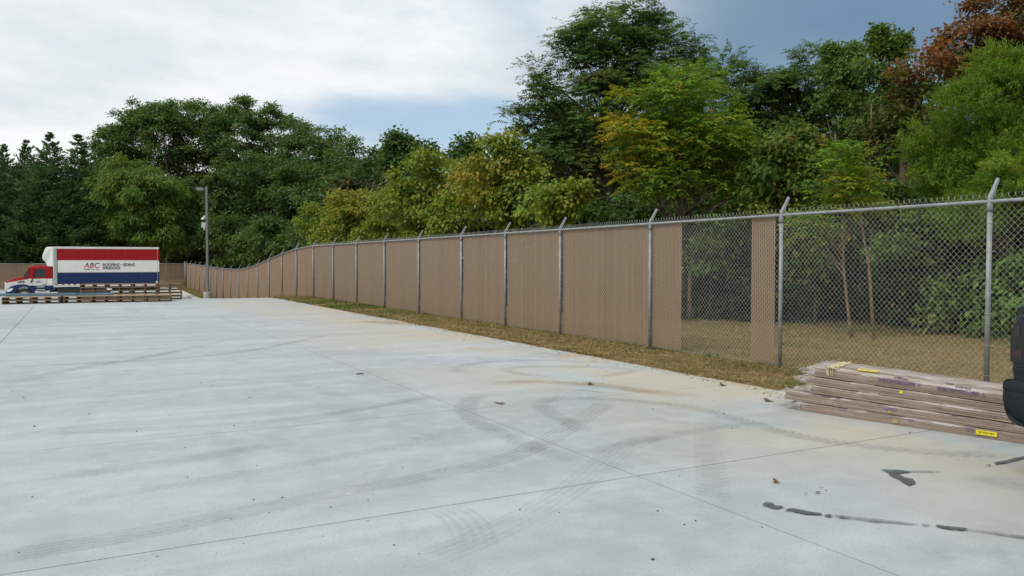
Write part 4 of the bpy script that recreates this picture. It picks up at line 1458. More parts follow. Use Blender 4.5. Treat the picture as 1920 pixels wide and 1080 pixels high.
    for k in range(9):
        t = rng.uniform(0.3, 1)
        p = (mid_p - b0) * 2 * min(t, 0.5) if t < 0.5 else (mid_p - b0) + (b1 - mid_p) * (t - 0.5) * 2
        q = p + np.array([rng.uniform(-0.7, 0.7), rng.uniform(-0.5, 0.5), rng.uniform(0.2, 0.9)])
        mb.tube([p, (p + q) / 2 + np.array([0, 0, -0.05]), q], [0.012, 0.008, 0.004], 5, False)
    mb.build('limbs', M['bark_light'], rt)
    # --- shrubs in the shade behind the open mesh
    G = 'shaded shrubs behind the open mesh'
    sh = [
        ('midgreen', [(1815, 600, 60, 42), (1770, 580, 40, 36)], 1810, 17.2, 'rounded green shrub at the wood edge left of the right hand post'),
        ('midgreen', [(1900, 560, 60, 60), (1890, 620, 50, 30)], 1895, 16.4, 'green shrub behind the dark car and right hand post'),
        ('midgreen', [(1340, 440, 50, 30), (1320, 480, 40, 30)], 1330, 21.5, 'leafy green shrub behind the gap in the slats'),
        ('thin', [(1540, 480, 45, 50), (1500, 450, 40, 40)], 1530, 19.5, 'thin yellow green shrub left of the sapling stems'),
        ('midgreen', [(1690, 480, 60, 60), (1720, 560, 50, 40)], 1700, 20.5, 'dark shrub right of the leaning stem'),
        ('dark', [(1460, 520, 40, 50)], 1460, 22.5, 'dark shrub behind the slat strip'),
    ]
    for k, (sty, lo, bu, Z, lab) in enumerate(sh):
        T('shrub', lab, 'shrub', G, sty, Z, lo, bu, 600 + k, nlimb=8, r0=0.03)
    # bare trunks in the wood
    for k, (u, Z, r, h, lab) in enumerate([(1293, 21.5, 0.05, 2.7, 'slim grey trunk seen through the gap in the slats'),
                                          (1690, 24, 0.12, 5.5, 'grey trunk deep in the wood right of the leaning stem'),
                                          (1640, 25, 0.05, 6.4, 'tall thin trunk with a forked top among the dark trees'),
                                          (1555, 25, 0.08, 5.5, 'grey trunk in the shade left of the sapling'),
                                          (1420, 24, 0.10, 4.8, 'dark trunk behind the slat strip')]):
        b = at(u, 490, Z)
        rt = thing('bare_trunk', lab, 'tree', (b[0], b[1], 0), 0, 'bare trunks in the wood')
        mb = MB()
        x = rng.normal(0, 0.3, 2)
        mb.tube([(0, 0, -0.1), (x[0] * 0.4, x[1], h * 0.4), (x[0], x[1] * 0.5, h)], [r * 1.2, r, r * 0.35], 8)
        mb.build('trunk', M['bark_light'] if k in (0, 2) else M['bark'], rt, smooth=True)
        mb = MB()
        for q in range(9):
            z = rng.uniform(0.35, 0.95) * h
            a = rng.uniform(0, 6.28)
            ln = rng.uniform(0.5, 1.3)
            mb.tube([(x[0] * z / h, x[1] * 0.8, z), (x[0] * z / h + math.cos(a) * ln * 0.6, x[1] * 0.8 + math.sin(a) * ln * 0.6, z + ln * 0.5),
                     (x[0] * z / h + math.cos(a) * ln, x[1] * 0.8 + math.sin(a) * ln, z + ln * 1.2)], [r * 0.3, r * 0.2, r * 0.08], 5, False)
        mb.build('limbs', M['bark'], rt)

    # --- the wood behind reads as one mass
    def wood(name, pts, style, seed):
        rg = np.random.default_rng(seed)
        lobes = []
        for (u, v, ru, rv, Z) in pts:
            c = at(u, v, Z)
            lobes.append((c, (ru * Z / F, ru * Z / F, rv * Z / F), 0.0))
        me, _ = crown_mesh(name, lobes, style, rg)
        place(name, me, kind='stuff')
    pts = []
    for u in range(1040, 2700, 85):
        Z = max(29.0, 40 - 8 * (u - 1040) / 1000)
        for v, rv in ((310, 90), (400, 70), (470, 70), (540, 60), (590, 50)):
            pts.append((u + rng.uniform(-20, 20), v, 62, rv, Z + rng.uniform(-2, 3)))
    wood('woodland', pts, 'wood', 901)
    pts = []
    for k in range(34):
        u = 1235 + k * 22
        Z = 22.5 - 0.0062 * (u - 1235) + rng.uniform(-0.6, 0.9)
        if 1560 < u < 1660:
            Z += 1.2
        pts.append((u, rng.uniform(560, 585), 30, rng.uniform(40, 58), Z))
        pts.append((u + 9, rng.uniform(490, 520), 36, 45, Z + 1.6))
    wood('undergrowth', pts, 'under', 904)  # leaves coloured almost black to stand for the shade under the trees
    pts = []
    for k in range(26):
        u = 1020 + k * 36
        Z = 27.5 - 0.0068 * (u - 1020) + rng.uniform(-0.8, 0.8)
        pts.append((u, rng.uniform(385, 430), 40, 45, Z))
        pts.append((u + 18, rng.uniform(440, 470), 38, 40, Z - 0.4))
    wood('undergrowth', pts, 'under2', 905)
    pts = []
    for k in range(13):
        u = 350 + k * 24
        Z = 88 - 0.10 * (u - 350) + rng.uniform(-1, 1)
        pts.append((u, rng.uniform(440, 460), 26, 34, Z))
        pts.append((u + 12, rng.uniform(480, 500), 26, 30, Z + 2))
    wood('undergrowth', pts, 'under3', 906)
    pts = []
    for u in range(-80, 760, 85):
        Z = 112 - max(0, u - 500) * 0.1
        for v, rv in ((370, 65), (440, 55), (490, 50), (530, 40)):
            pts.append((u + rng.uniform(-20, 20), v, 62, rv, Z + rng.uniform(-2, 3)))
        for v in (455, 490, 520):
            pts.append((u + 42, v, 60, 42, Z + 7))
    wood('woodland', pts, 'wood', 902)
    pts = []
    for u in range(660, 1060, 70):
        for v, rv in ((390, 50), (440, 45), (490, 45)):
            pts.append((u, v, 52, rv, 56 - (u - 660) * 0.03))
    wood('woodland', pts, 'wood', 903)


# ------------------------------------------------------------------ box truck
def text_mesh(txt, size, mats, shear=0.25, offset=0.0, split=None):
    cu = bpy.data.curves.new('lettering', 'FONT')
    cu.body = txt
    cu.size = size
    cu.shear = shear
    cu.offset = offset
    cu.extrude = 0.004
    cu.align_x = 'LEFT'
    o = bpy.data.objects.new('lettering', cu)
    COL.objects.link(o)
    dg = bpy.context.evaluated_depsgraph_get()
    me = bpy.data.meshes.new_from_object(o.evaluated_get(dg))
    bpy.data.objects.remove(o)
    bpy.data.curves.remove(cu)
    me.materials.clear()
    for m in mats:
        me.materials.append(m)
    if split is not None and len(mats) > 1:
        import bmesh
        bm = bmesh.new()
        bm.from_mesh(me)
        bmesh.ops.bisect_plane(bm, geom=bm.verts[:] + bm.edges[:] + bm.faces[:], plane_co=(0, split, 0), plane_no=(0, 1, 0))
        for f in bm.faces:
            f.material_index = 1 if f.calc_center_median().y < split else 0
        bm.to_mesh(me)
        bm.free()
    return me


def fit_text(parent, txt, x0, x1, z0, z1, y, mats, split=None, shear=0.22, name='lettering', offset=0.012):
    me = text_mesh(txt, 1.0, mats, shear, offset, split)
    n = len(me.vertices)
    co = np.empty(n * 3, np.float32)
    me.vertices.foreach_get('co', co)
    co = co.reshape(-1, 3)
    mn, mx = co.min(0), co.max(0)
    sx = (x1 - x0) / (mx[0] - mn[0])
    sz = (z1 - z0) / (mx[1] - mn[1])
    new = np.stack([(co[:, 0] - mn[0]) * sx + x0, y - (co[:, 2] - mn[2]) * 0.3, (co[:, 1] - mn[1]) * sz + z0], 1)
    me.vertices.foreach_set('co', new.astype(np.float32).ravel())
    me.update()
    return place(name, me, parent)


def wheel(parent, name, x, y, z, R, W, rimmat, side=-1):
    """tyre with rounded shoulders plus a dished rim; axle along y"""
    tyre = MB()
    n = 28
    prof = [(R * 0.60, -W / 2), (R * 0.93, -W / 2), (R, -W * 0.36), (R, W * 0.36), (R * 0.93, W / 2), (R * 0.60, W / 2)]
    vs, fs = [], []
    for k in range(n):
        a = 2 * math.pi * k / n
        for r, yy in prof:
            vs.append((r * math.cos(a), yy, r * math.sin(a)))
    m = len(prof)
    for k in range(n):
        k2 = (k + 1) % n
        for j in range(m):
            j2 = (j + 1) % m
            fs.append((k * m + j, k * m + j2, k2 * m + j2, k2 * m + j))
    tyre.add(vs, fs)
    t = tyre.build(name, M['black'], parent, (x, y, z), smooth=False)
    rim = MB()
    prof = [(R * 0.615, W * 0.46 * side), (R * 0.56, W * 0.44 * side), (R * 0.50, W * 0.20 * side), (R * 0.26, W * 0.22 * side), (R * 0.22, W * 0.46 * side), (R * 0.06, W * 0.50 * side)]
    vs, fs = [], []
    for k in range(n):
        a = 2 * math.pi * k / n
        for r, yy in prof:
            vs.append((r * math.cos(a), yy, r * math.sin(a)))
    m = len(prof)
    for k in range(n):
        k2 = (k + 1) % n
        for j in range(m - 1):
            fs.append((k * m + j, k * m + j + 1, k2 * m + j + 1, k2 * m + j))
    fs.append(tuple(k * m + m - 1 for k in range(n)))
    rim.add(vs, fs)
    rim.build('rim', rimmat, t, smooth=True)
    return t


def build_truck():
    Z = 54.0
    tdir = RT * 0.917 + FWH * 0.399       # along the truck, nose to tail
    p0 = at(3, 490, 52.4)
    gz = -1.21
    rz = math.atan2(tdir[1], tdir[0])
    t = thing('box_truck', 'red white and blue box truck parked behind the pallets with ABC lettering', 'truck', (p0[0], p0[1], gz), rz)
    LS = 0.86
    t.scale = (LS, 1, 1)
    HW = 1.27      # half width of the box; near side is y = 0, the far side y = 2.54
    x0, x1 = 3.42, 10.85
    zb, zt = 1.12, 3.76
    # chassis
    mb = MB()
    mb.box((6.0, 0.95, 0.86), (9.4, 0.10, 0.26))
    mb.box((6.0, 1.60, 0.86), (9.4, 0.10, 0.26))
    for x in (0.9, 3.2, 5.2, 7.2, 9.8):
        mb.box((x, 1.27, 0.86), (0.1, 0.56, 0.2))
    mb.build('chassis', M['chassis'], t)
    mb = MB()
    mb.box((5.3, 0.16, 0.83), (3.3, 0.05, 0.50))
    mb.build('side_skirt', M['chassis'], t)
    # cargo box: floor, roof, far side and the striped near side built of panels
    mb = MB()
    mb.box(((x0 + x1) / 2, 1.27, zt - 0.03), (x1 - x0, 2.50, 0.06))
    mb.build('box_roof', M['twhite'], t)
    mb = MB()
    mb.box(((x0 + x1) / 2, 1.27, zb + 0.04), (x1 - x0 - 0.05, 2.46, 0.08))
    mb.build('box_floor', M['chassis'], t)
    xp0, xp1 = x0 + 0.26, x1 - 0.13
    bands = [('blue_stripe', zb + 0.16, 2.03, 'blue'), ('white_stripe', 2.065, 2.835, 'twhite'), ('red_stripe', 2.865, 3.61, 'red')]
    for yy, sgn in ((0.02, 1), (2.52, -1)):
        for nm, a, b, mt in bands:
            mb = MB()
            npan = 6
            for k in range(npan):
                xa = xp0 + (xp1 - xp0) * k / npan
                xb = xp0 + (xp1 - xp0) * (k + 1) / npan - 0.006
                mb.box(((xa + xb) / 2, yy, (a + b) / 2), (xb - xa, 0.03, b - a))
            mb.build(nm, M[mt], t)
        mb = MB()
        mb.box(((xp0 + xp1) / 2, yy + 0.015 * sgn, (zb + zt) / 2), (xp1 - xp0, 0.02, zt - zb - 0.1))
        mb.build('wall_backing', M['alu'], t)
        mb = MB()
        mb.box(((x0 + x1) / 2, yy, zt - 0.085), (x1 - x0, 0.05, 0.105))
        mb.build('top_rail', M['alu'], t)
        mb = MB()
        mb.box(((x0 + x1) / 2, yy, zb + 0.03), (x1 - x0, 0.05, 0.13))
        mb.build('bottom_rail', M['alu'], t)
        mb = MB()
        mb.box((x0 + 0.12, yy - 0.004 * sgn, (zb + zt) / 2), (0.22, 0.06, zt - zb - 0.24))
        mb.build('corner_post', M['post_alu'], t, bevel=0.02)
    # rear door frame in the same stripes
    for nm, a, b, mt in bands:
        mb = MB()
        mb.box((x1 - 0.055, 1.27, (a + b) / 2), (0.11, 2.55, b - a))
        mb.build('rear_frame', M[mt], t)
    mb = MB()
    mb.box((x1 - 0.125, -0.005, (zb + zt) / 2), (0.016, 0.02, zt - zb - 0.3))
    mb.build('edge_trim', M['alu'], t)
    mb = MB()
    mb.box((x1 - 0.03, 1.27, 0.75), (0.12, 2.3, 0.10))
    mb.box((x1 - 0.12, 0.5, 0.95), (0.1, 0.1, 0.4))
    mb.box((x1 - 0.12, 2.0, 0.95), (0.1, 0.1, 0.4))
    mb.build('rear_bumper', M['chassis'], t)
    # front wall and wind deflector nose
    mb = MB()
    mb.box((x0 - 0.02, 1.27, (zb + zt) / 2), (0.05, 2.50, zt - zb - 0.02))
    mb.build('box_front', M['twhite'], t)
    prof = [(0, 2.42), (-0.42, 2.44), (-0.50, 2.68), (-0.74, 2.95), (-0.73, 3.16), (-0.55, 3.62), (-0.47, 3.715), (-0.30, 3.74), (0, 3.75)]
    mb = MB()
    mb.prism([(x0 - 0.046 + a, b) for a, b in prof], 0.10, 2.44, inset=[0, 0.16, 0.14, 0.10, 0.10, 0.10, 0.10, 0.06, 0])
    nose = mb.build('wind_deflector', M['white'], t, bevel=0.07, seg=3)
    me = text_mesh('ABC', 0.42, [M['ink']], 0.25, 0.004)
    lt = place('lettering', me, nose, (x0 - 0.82, 1.95, 3.18), (math.radians(68), 0, -math.pi / 2))
    # side lettering
    def X(u):
        return (u - 97) / 203.0 * (x1 - x0) + x0

    def H(v):
        return 3.73 - (v - 463.5) / 28.0
    yl = 0.0
    fit_text(t, 'ABC', X(152.5), X(183.5), H(502.3), H(492.8), yl, [M['ink'], M['redink']], split=0.34, offset=0.014)
    fit_text(t, 'Supply Co. Inc.', X(153), X(182.5), H(506.6), H(503.2), yl, [M['ink']], offset=0.012)
    fit_text(t, 'ROOFING \u2022 SIDING', X(189), X(252), H(499.4), H(493.6), yl, [M['ink']], offset=0.03)
    fit_text(t, 'WINDOWS', X(188.5), X(223), H(505.6), H(499.9), yl, [M['ink']], offset=0.03)
    # conspicuity tape
    n = 17
    for k in range(n):
        xa = x0 + 0.3 + (x1 - x0 - 0.5) * k / n
        w = (x1 - x0 - 0.5) / n
        mb = MB()
        mb.box((xa + w * 0.26, -0.004, zb + 0.125), (w * 0.5, 0.012, 0.06))
        mb.build('reflector', M['reflect_w'], t)
        mb = MB()
        mb.box((xa + w * 0.765, -0.004, zb + 0.125), (w * 0.48, 0.012, 0.06))
        mb.build('reflector', M['reflect_r'], t)
    mb = MB()
    mb.box((x1 - 0.20, -0.004, zb + 0.24), (0.10, 0.016, 0.14))
    mb.build('marker_lamp', M['reflect_w'], t)
    # ---- cab
    yc0, yc1 = 0.22, 2.32
    zr = 1.64        # red over white
    zw = 1.18        # white over blue
    prof_white = [(1.62, zw), (3.30, zw), (3.30, zr), (1.66, zr)]
    mb = MB()
    mb.prism(prof_white, yc0, yc1)
    mb.build('cab_side', M['twhite'], t, bevel=0.02)
    mb = MB()
    mb.prism([(1.70, 0.80), (3.30, 0.80), (3.30, zw - 0.003), (1.62, zw - 0.003)], yc0 + 0.01, yc1 - 0.01)
    mb.build('cab_sill', M['blue'], t, bevel=0.02)
    # pillars and roof
    mb = MB()
    roof = [(1.66, 2.30), (1.74, 2.42), (2.1, 2.50), (2.9, 2.50), (3.22, 2.44), (3.30, 2.28)]
    mb.prism(roof, yc0 + 0.06, yc1 - 0.06, inset=[0, 0.05, 0.10, 0.10, 0.06, 0])
    mb.build('cab_roof', M['red'], t, bevel=0.03, seg=2)
    for ya, yb in ((yc0 + 0.005, yc0 + 0.075), (yc1 - 0.075, yc1 - 0.005)):
        mb = MB()
        mb.prism([(2.86, zr + 0.002), (3.30, zr + 0.002), (3.30, 2.29), (2.86, 2.29)], ya, yb)
        mb.prism([(1.82, zr + 0.002), (2.02, zr + 0.002), (2.16, 2.29), (2.00, 2.29)], ya, yb)
        mb.prism([(2.025, zr + 0.002), (2.855, zr + 0.002), (2.855, zr + 0.09), (2.03, zr + 0.09)], ya, yb)
        mb.build('door_pillar', M['red'], t)
        mb = MB()
        mb.prism([(2.04, zr + 0.092), (2.855, zr + 0.092), (2.855, 2.285), (2.17, 2.285)], ya + 0.025, yb - 0.025)
        mb.build('side_window', M['glass'], t)
    mb = MB()
    mb.prism([(1.34, 1.80), (1.37, 1.78), (1.72, 2.30), (1.69, 2.32)], yc0 + 0.10, yc1 - 0.10, inset=[-0.02, -0.02, 0.02, 0.02])
    mb.build('windshield', M['glass'], t)
    for ya, yb in ((yc0 + 0.02, yc0 + 0.09), (yc1 - 0.09, yc1 - 0.02)):
        mb = MB()
        mb.prism([(1.30, 1.66), (1.90, zr + 0.004), (2.06, 2.31), (1.68, 2.34)] if False else [(1.66, zr + 0.004), (1.83, zr + 0.004), (2.01, 2.30), (1.72, 2.30)], ya, yb)
        mb.build('quarter_pillar', M['red'], t)
        mb = MB()
        mb.prism([(1.40, 1.76), (1.655, 1.70), (1.71, 2.26), (1.69, 2.28)], ya + 0.02, yb - 0.02)
        mb.build('quarter_window', M['glass'], t)
    mb = MB()       # dark cab interior: seats and dash
    mb.box((2.75, 0.75, 1.75), (0.22, 0.5, 0.7))
    mb.box((2.75, 1.80, 1.75), (0.22, 0.5, 0.7))
    mb.box((1.85, 1.27, 1.58), (0.4, 1.8, 0.12))
    mb.build('seat', M['chassis'], t, bevel=0.03)
    mb = MB()
    mb.box((3.27, 1.27, 1.95), (0.05, 2.0, 0.62))
    mb.build('cab_back', M['red'], t)
    # bonnet in red over white, blue wing
    mb = MB()
    mb.prism([(0.16, 1.40), (1.62, 1.61), (1.66, zr), (1.66, 1.76), (1.36, 1.79), (0.80, 1.68), (0.20, 1.50)], yc0 + 0.12, yc1 - 0.12, inset=[0, 0, 0, 0.04, 0.06, 0.10, 0.14])
    mb.build('bonnet', M['red'], t, bevel=0.035, seg=2)
    mb = MB()
    mb.prism([(0.14, 0.92), (1.62, 0.92), (1.62, 1.606), (0.16, 1.396)], yc0 + 0.10, yc1 - 0.10, inset=[0.06, 0, 0, 0.06])
    mb.build('bonnet_side', M['twhite'], t, bevel=0.03)
    arch = []
    for k in range(13):
        a = math.pi * k / 12
        arch.append((1.40 - 0.60 * math.cos(a), 0.50 + 0.66 * math.sin(a)))
    wing = [(0.22, 0.78), (0.26, 0.98), (0.45, 1.14), (0.80, 1.25), (1.30, 1.28), (1.70, 1.20), (2.05, 1.02), (2.10, 0.62)] + [p for p in reversed(arch)][0:12]
    for ya, yb in ((yc0 - 0.10, yc0 + 0.22), (yc1 - 0.22, yc1 + 0.10)):
        mb = MB()
        # build the wing as a strip between the outer curve and the wheel arch
        outer = [(0.22, 0.66), (0.24, 0.86), (0.34, 1.02), (0.52, 1.13), (0.76, 1.22), (1.05, 1.27), (1.35, 1.28), (1.60, 1.24), (1.82, 1.15), (1.98, 1.02), (2.08, 0.86), (2.12, 0.70), (2.12, 0.56)]
        for k in range(12):
            quad = [arch[k], arch[k + 1], outer[k + 1], outer[k]]
            mb.prism(quad, ya, yb)
        mb.build('wing', M['blue'], t)
    for ya in (yc0 - 0.115, yc1 + 0.07):
        mb = MB()
        mb.prism([(0.24, 0.82), (0.32, 0.98), (0.62, 1.04), (0.70, 1.00), (0.58, 0.86), (0.40, 0.80)], ya, ya + 0.045)
        mb.build('headlight', M['headlight'], t, bevel=0.012)
    mb = MB()
    mb.box((0.10, 1.27, 1.16), (0.10, 1.30, 0.56))
    mb.build('grille', M['chrome'], t, bevel=0.03)
    mb = MB()
    mb.box((0.09, 1.27, 0.66), (0.26, 2.35, 0.24))
    mb.build('front_bumper', M['chrome'], t, bevel=0.04)
    mb = MB()
    mb.prism([(0.88, 1.42), (1.25, 1.52), (1.28, 1.42), (1.10, 1.40)], yc0 + 0.085, yc0 + 0.11)
    mb.box((1.36, yc0 + 0.10, 1.46), (0.07, 0.02, 0.16))
    mb.build('bonnet_vent', M['chassis'], t)
    mb = MB()
    mb.box((1.93, yc0 - 0.006, 1.42), (0.012, 0.012, 0.44))
    mb.box((2.88, yc0 - 0.006, 1.42), (0.012, 0.012, 0.44))
    mb.build('door_seam', M['chassis'], t)
    mb = MB()
    mb.box((2.75, yc0 - 0.02, 1.27), (0.15, 0.04, 0.04))
    mb.build('door_handle', M['chassis'], t)
    fit_text(t, 'ABC', 2.18, 2.56, 1.37, 1.50, yc0 - 0.002, [M['ink']], offset=0.014)
    for ya, yb in ((-0.12, 0.10), (2.44, 2.66)):
        mb = MB()
        mb.box((1.98, (ya + yb) / 2, 1.88), (0.14, 0.22, 0.42))
        mi = mb.build('mirror', M['red'], t, bevel=0.03)
        mb = MB()
        mb.tube([(1.98, (ya + yb) / 2, 1.66), (2.0, yc0 if ya < 1 else yc1, 1.45)], 0.02, 6)
        mb.box((1.92, (ya + yb) / 2, 1.46), (0.09, 0.14, 0.18))
        mb.build('mirror_arm', M['chassis'], mi)
    mb = MB()
    mb.box((2.50, 0.18, 0.92), (0.55, 0.20, 0.05))
    mb.box((2.50, 0.18, 1.10), (0.50, 0.16, 0.05))
    mb.build('step', M['alu'], t)
    mb = MB()
    mb.tube([(2.05, 0.42, 0.66), (3.10, 0.42, 0.66)], 0.27, 18)
    mb.build('fuel_tank', M['tank'], t)
    mb = MB()
    mb.tube([(3.36, 0.42, 0.9), (3.36, 0.42, 2.2)], 0.05, 10)
    mb.build('exhaust_stack', M['alu'], t, smooth=True)
    for y, s in ((0.32, -1), (2.22, 1)):
        for x, yy, mt in ((1.42, y, 'chrome'), (8.4, y, 'twhite'), (8.4, y - s * 0.31, 'twhite')):
            wheel(t, 'wheel', x, yy, 0.50, 0.50, 0.27, M[mt], s).scale = (1 / LS, 1, 1)


# ------------------------------------------------------------------ pallets and beams
def build_pallets():
    rng = random.Random(17)
    PW, PD, PH = 0.925, 1.10, 0.132
    tdir = RT * 0.933 + FWH * 0.36
    tdir = tdir / np.linalg.norm(tdir)
    rz = math.atan2(tdir[1], tdir[0])
    nrm = np.array([-tdir[1], tdir[0], 0])
    q = MB()
    q.box((0, 0, 0), (PW, 0.09, 0.017))
    board = q.mesh('deck_board', M['wood'])
    q = MB()
    q.box((0, 0, 0), (PW, 0.09, 0.017))
    pale = q.mesh('deck_board', M['woodpale'])
    q = MB()
    q.box((0, 0, 0), (0.042, PD, 0.094))
    stringer = q.mesh('stringer', M['wood_end'])

    def pallet(p, z, lab, top=False, bright=False):
        t = thing('pallet', lab, 'pallet', (p[0], p[1], z), rz + rng.uniform(-0.02, 0.02), 'wooden pallets stacked behind the yard')
        for x in (-PW / 2 + 0.024, 0, PW / 2 - 0.024):
            place('stringer', stringer, t, (x, 0, 0.064))
        for k in range(7):
            y = -PD / 2 + 0.045 + (PD - 0.09) * k / 6
            place('deck_board', pale if bright else board, t, (rng.uniform(-0.008, 0.008), y, 0.064 + 0.0475 + 0.0085))
        for k in range(4):
            y = -PD / 2 + 0.045 + (PD - 0.09) * k / 3
            place('deck_board', board, t, (rng.uniform(-0.008, 0.008), y, 0.0085))
    ordn = ['bottom', 'second', 'middle', 'fourth', 'top']
    cols = ['left end', 'second from the left', 'third from the left', 'right end']

    def row(u, Z, n, layers, what, nm2, skip=(), first=0.0):
        s = at(u, 490, Z)
        s[2] = 0
        for c in range(n):
            for l in range(layers):
                if (c, l) in skip:
                    continue
                p = s + tdir * (PW * 1.012 * (c + 0.5) + rng.uniform(-0.012, 0.012) + first * 0) + nrm * (PD / 2 + rng.uniform(-0.02, 0.02))
                zg = float(max(0, ground_z(p[0], p[1])))
                names = {2: ['lower', 'upper'], 5: ordn}[layers]
                what = what.replace('long low front row of pallets', 'long low front row')
                lab = f'{names[l]} wooden pallet at the {nm2[c]} of the {what}'
                pallet(p, zg + l * PH, lab, bright=(l == layers - 1 and layers == 2))
        return s
    row(116, 30.3, 4, 2, 'long low front row of pallets', cols)
    row(-28, 29.6, 2, 2, 'short front row at the left edge', ['left end', 'right end']) if False else None
    s2 = row(1, 29.5, 2, 2, 'short front row below the truck cab', ['left end', 'right end'])
    row(149, 32.2, 4, 5, 'tall rear pile of pallets', cols)
    # blue painted beams lying across the front pallets
    for (u0, u1, Z0, Z1, h, lab) in ((-60, 141, 30.0, 30.9, 0.105, 'long slate blue steel beam lying across the front pallets below the truck cab'),
                                     (112, 210, 30.9, 31.3, 0.095, 'shorter slate blue steel beam lying on the left of the long front pallet row')):
        a, b = at(u0, 490, Z0), at(u1, 490, Z1)
        m = (a + b) / 2
        d = b - a
        ln = float(np.linalg.norm(d[:2]))
        q = MB()
        q.box((0, 0, h / 2), (ln, 0.075, h))
        q.box((0, 0, h * 0.5), (ln * 1.0 - 0.02, 0.082, h * 0.35))
        o = q.build('steel_beam', M['steel_blue'], loc=(m[0], m[1], 0.266), rot=(0, 0, math.atan2(d[1], d[0])), bevel=0.006)
        tag(o, lab, 'beam', 'blue beams on the pallets')
    # scrap of white paper caught in the rear pile
    p = at(205, 543, 32.1)
    q = MB()
    q.add([(-0.09, 0, 0), (0.0, -0.02, -0.015), (0.09, 0.0, 0.0), (0.09, 0.02, 0.055), (0.0, 0.0, 0.045), (-0.09, 0.02, 0.06)], [(0, 1, 4, 5), (1, 2, 3, 4)])
    tag(q.build('paper_scrap', M['paper'], loc=tuple(p), rot=(0, 0, rz)), 'white crumpled paper scrap caught in the tall rear pallet pile', 'paper')


# ------------------------------------------------------------------ lamp post, security camera, kerb
def build_lamp():
    Z = 56.0
    p = at(389, 490, Z)
    gz = float(ground_z(p[0], p[1]))
    sc = Z / F
    t = thing('lamp_post', 'tall square dark lamp post on a round concrete footing by the far fence', 'lamp post', (p[0], p[1], gz), -HEAD)
    zb = CAMH - (547 - 490) * sc - gz
    zt = CAMH + (490 - 352) * sc - gz
    mb = MB()
    mb.tube([(0, 0, -0.2), (0, 0, zb)], 0.30, 24)
    mb.build('footing', M['base_conc'], t, bevel=0.02)
    mb = MB()
    mb.box((0, 0, (zb + zt) / 2), (0.15, 0.15, zt - zb))
    mb.build('pole', M['pole'], t, bevel=0.012)
    mb = MB()
    mb.box((0, 0, zb + 0.012), (0.28, 0.28, 0.024))
    for sx in (-1, 1):
        for sy in (-1, 1):
            mb.tube([(sx * 0.11, sy * 0.11, zb), (sx * 0.11, sy * 0.11, zb + 0.07)], 0.014, 6)
    mb.build('base_plate', M['pole'], t)
    mb = MB()
    mb.box((-0.13, 0, zt - 0.12), (0.12, 0.08, 0.08))
    mb.build('arm', M['pole'], t)
    mb = MB()
    mb.prism([(-0.66, zt - 0.20), (-0.18, zt - 0.20), (-0.18, zt - 0.02), (-0.58, zt + 0.0), (-0.66, zt - 0.06)], -0.17, 0.17)
    h = mb.build('lamp_head', M['lamp'], t, bevel=0.015)
    mb = MB()
    mb.box((-0.42, 0, zt - 0.206), (0.40, 0.28, 0.012))
    mb.build('lens', M['lens'], h)
    mb = MB()
    mb.tube([(0.0, 0, zt), (0.0, 0, zt + 0.07)], 0.03, 10)
    mb.build('photocell', M['greybox'], t)
    # dome camera hanging from a gooseneck, with its junction box
    zc = CAMH + (490 - 409) * sc
    c = thing('security_camera', 'white dome security camera on a gooseneck fixed to the lamp post', 'camera', (p[0], p[1], zc - 0.9), -HEAD)
    z0 = 0.9
    mb = MB()
    arc = [(-0.075, 0, z0 + 0.02)] + [(-0.17 - 0.105 * math.cos(a), 0, z0 + 0.03 + 0.10 * math.sin(a)) for a in np.linspace(math.pi, 0, 9)][::-1]
    mb.tube(arc, 0.025, 8)
    mb.build('gooseneck', M['white'], c, smooth=True)
    mb = MB()
    mb.tube([(-0.275, 0, z0 + 0.04), (-0.275, 0, z0), (-0.275, 0, z0 - 0.06), (-0.275, 0, z0 - 0.10)], [0.05, 0.09, 0.125, 0.13], 16)
    mb.build('housing', M['white'], c, smooth=True)
    mb = MB()
    mb.tube([(-0.275, 0, z0 - 0.10), (-0.275, 0, z0 - 0.14), (-0.275, 0, z0 - 0.17)], [0.10, 0.085, 0.04], 16)
    mb.build('dome', M['chassis'], c, smooth=True)
    mb = MB()
    mb.box((-0.21, 0, z0 - 0.48), (0.26, 0.16, 0.36))
    mb.build('junction_box', M['greybox'], c, bevel=0.015)
    mb = MB()
    mb.box((-0.346, 0, z0 - 0.48), (0.012, 0.17, 0.37))
    mb.build('box_cover', M['white'], c)
    mb = MB()
    mb.tube([(-0.20, 0, z0 - 0.66), (-0.19, 0, z0 - 0.76), (-0.18, 0, z0 - 0.82)], [0.07, 0.05, 0.03], 8)
    mb.build('cable_gland', M['white'], c)
    # kerb where the grass corner begins
    a, b = np.array([7.30, 53.0]), np.array([7.42, 76.0])
    n = 12
    vs, fs = [], []
    for k in range(n + 1):
        q = a + (b - a) * k / n
        z = float(ground_z(q[0], q[1]))
        r = 0.16 if k > 0 else 0.05
        vs += [(q[0] - 0.12, q[1], z - 0.1), (q[0] - 0.09, q[1], z + r - 0.02), (q[0] - 0.06, q[1], z + r), (q[0] + 0.30, q[1], z + r), (q[0] + 0.30, q[1], z - 0.1)]
        if k:
            o = 5 * k
            for j in range(4):
                fs.append((o - 5 + j, o - 5 + j + 1, o + j + 1, o + j))
    fs += [(4, 3, 2, 1, 0), tuple(5 * n + j for j in range(5))]
    mb = MB()
    mb.add(vs, fs)
    mb.build('kerb', M['kerb'], kind='structure')


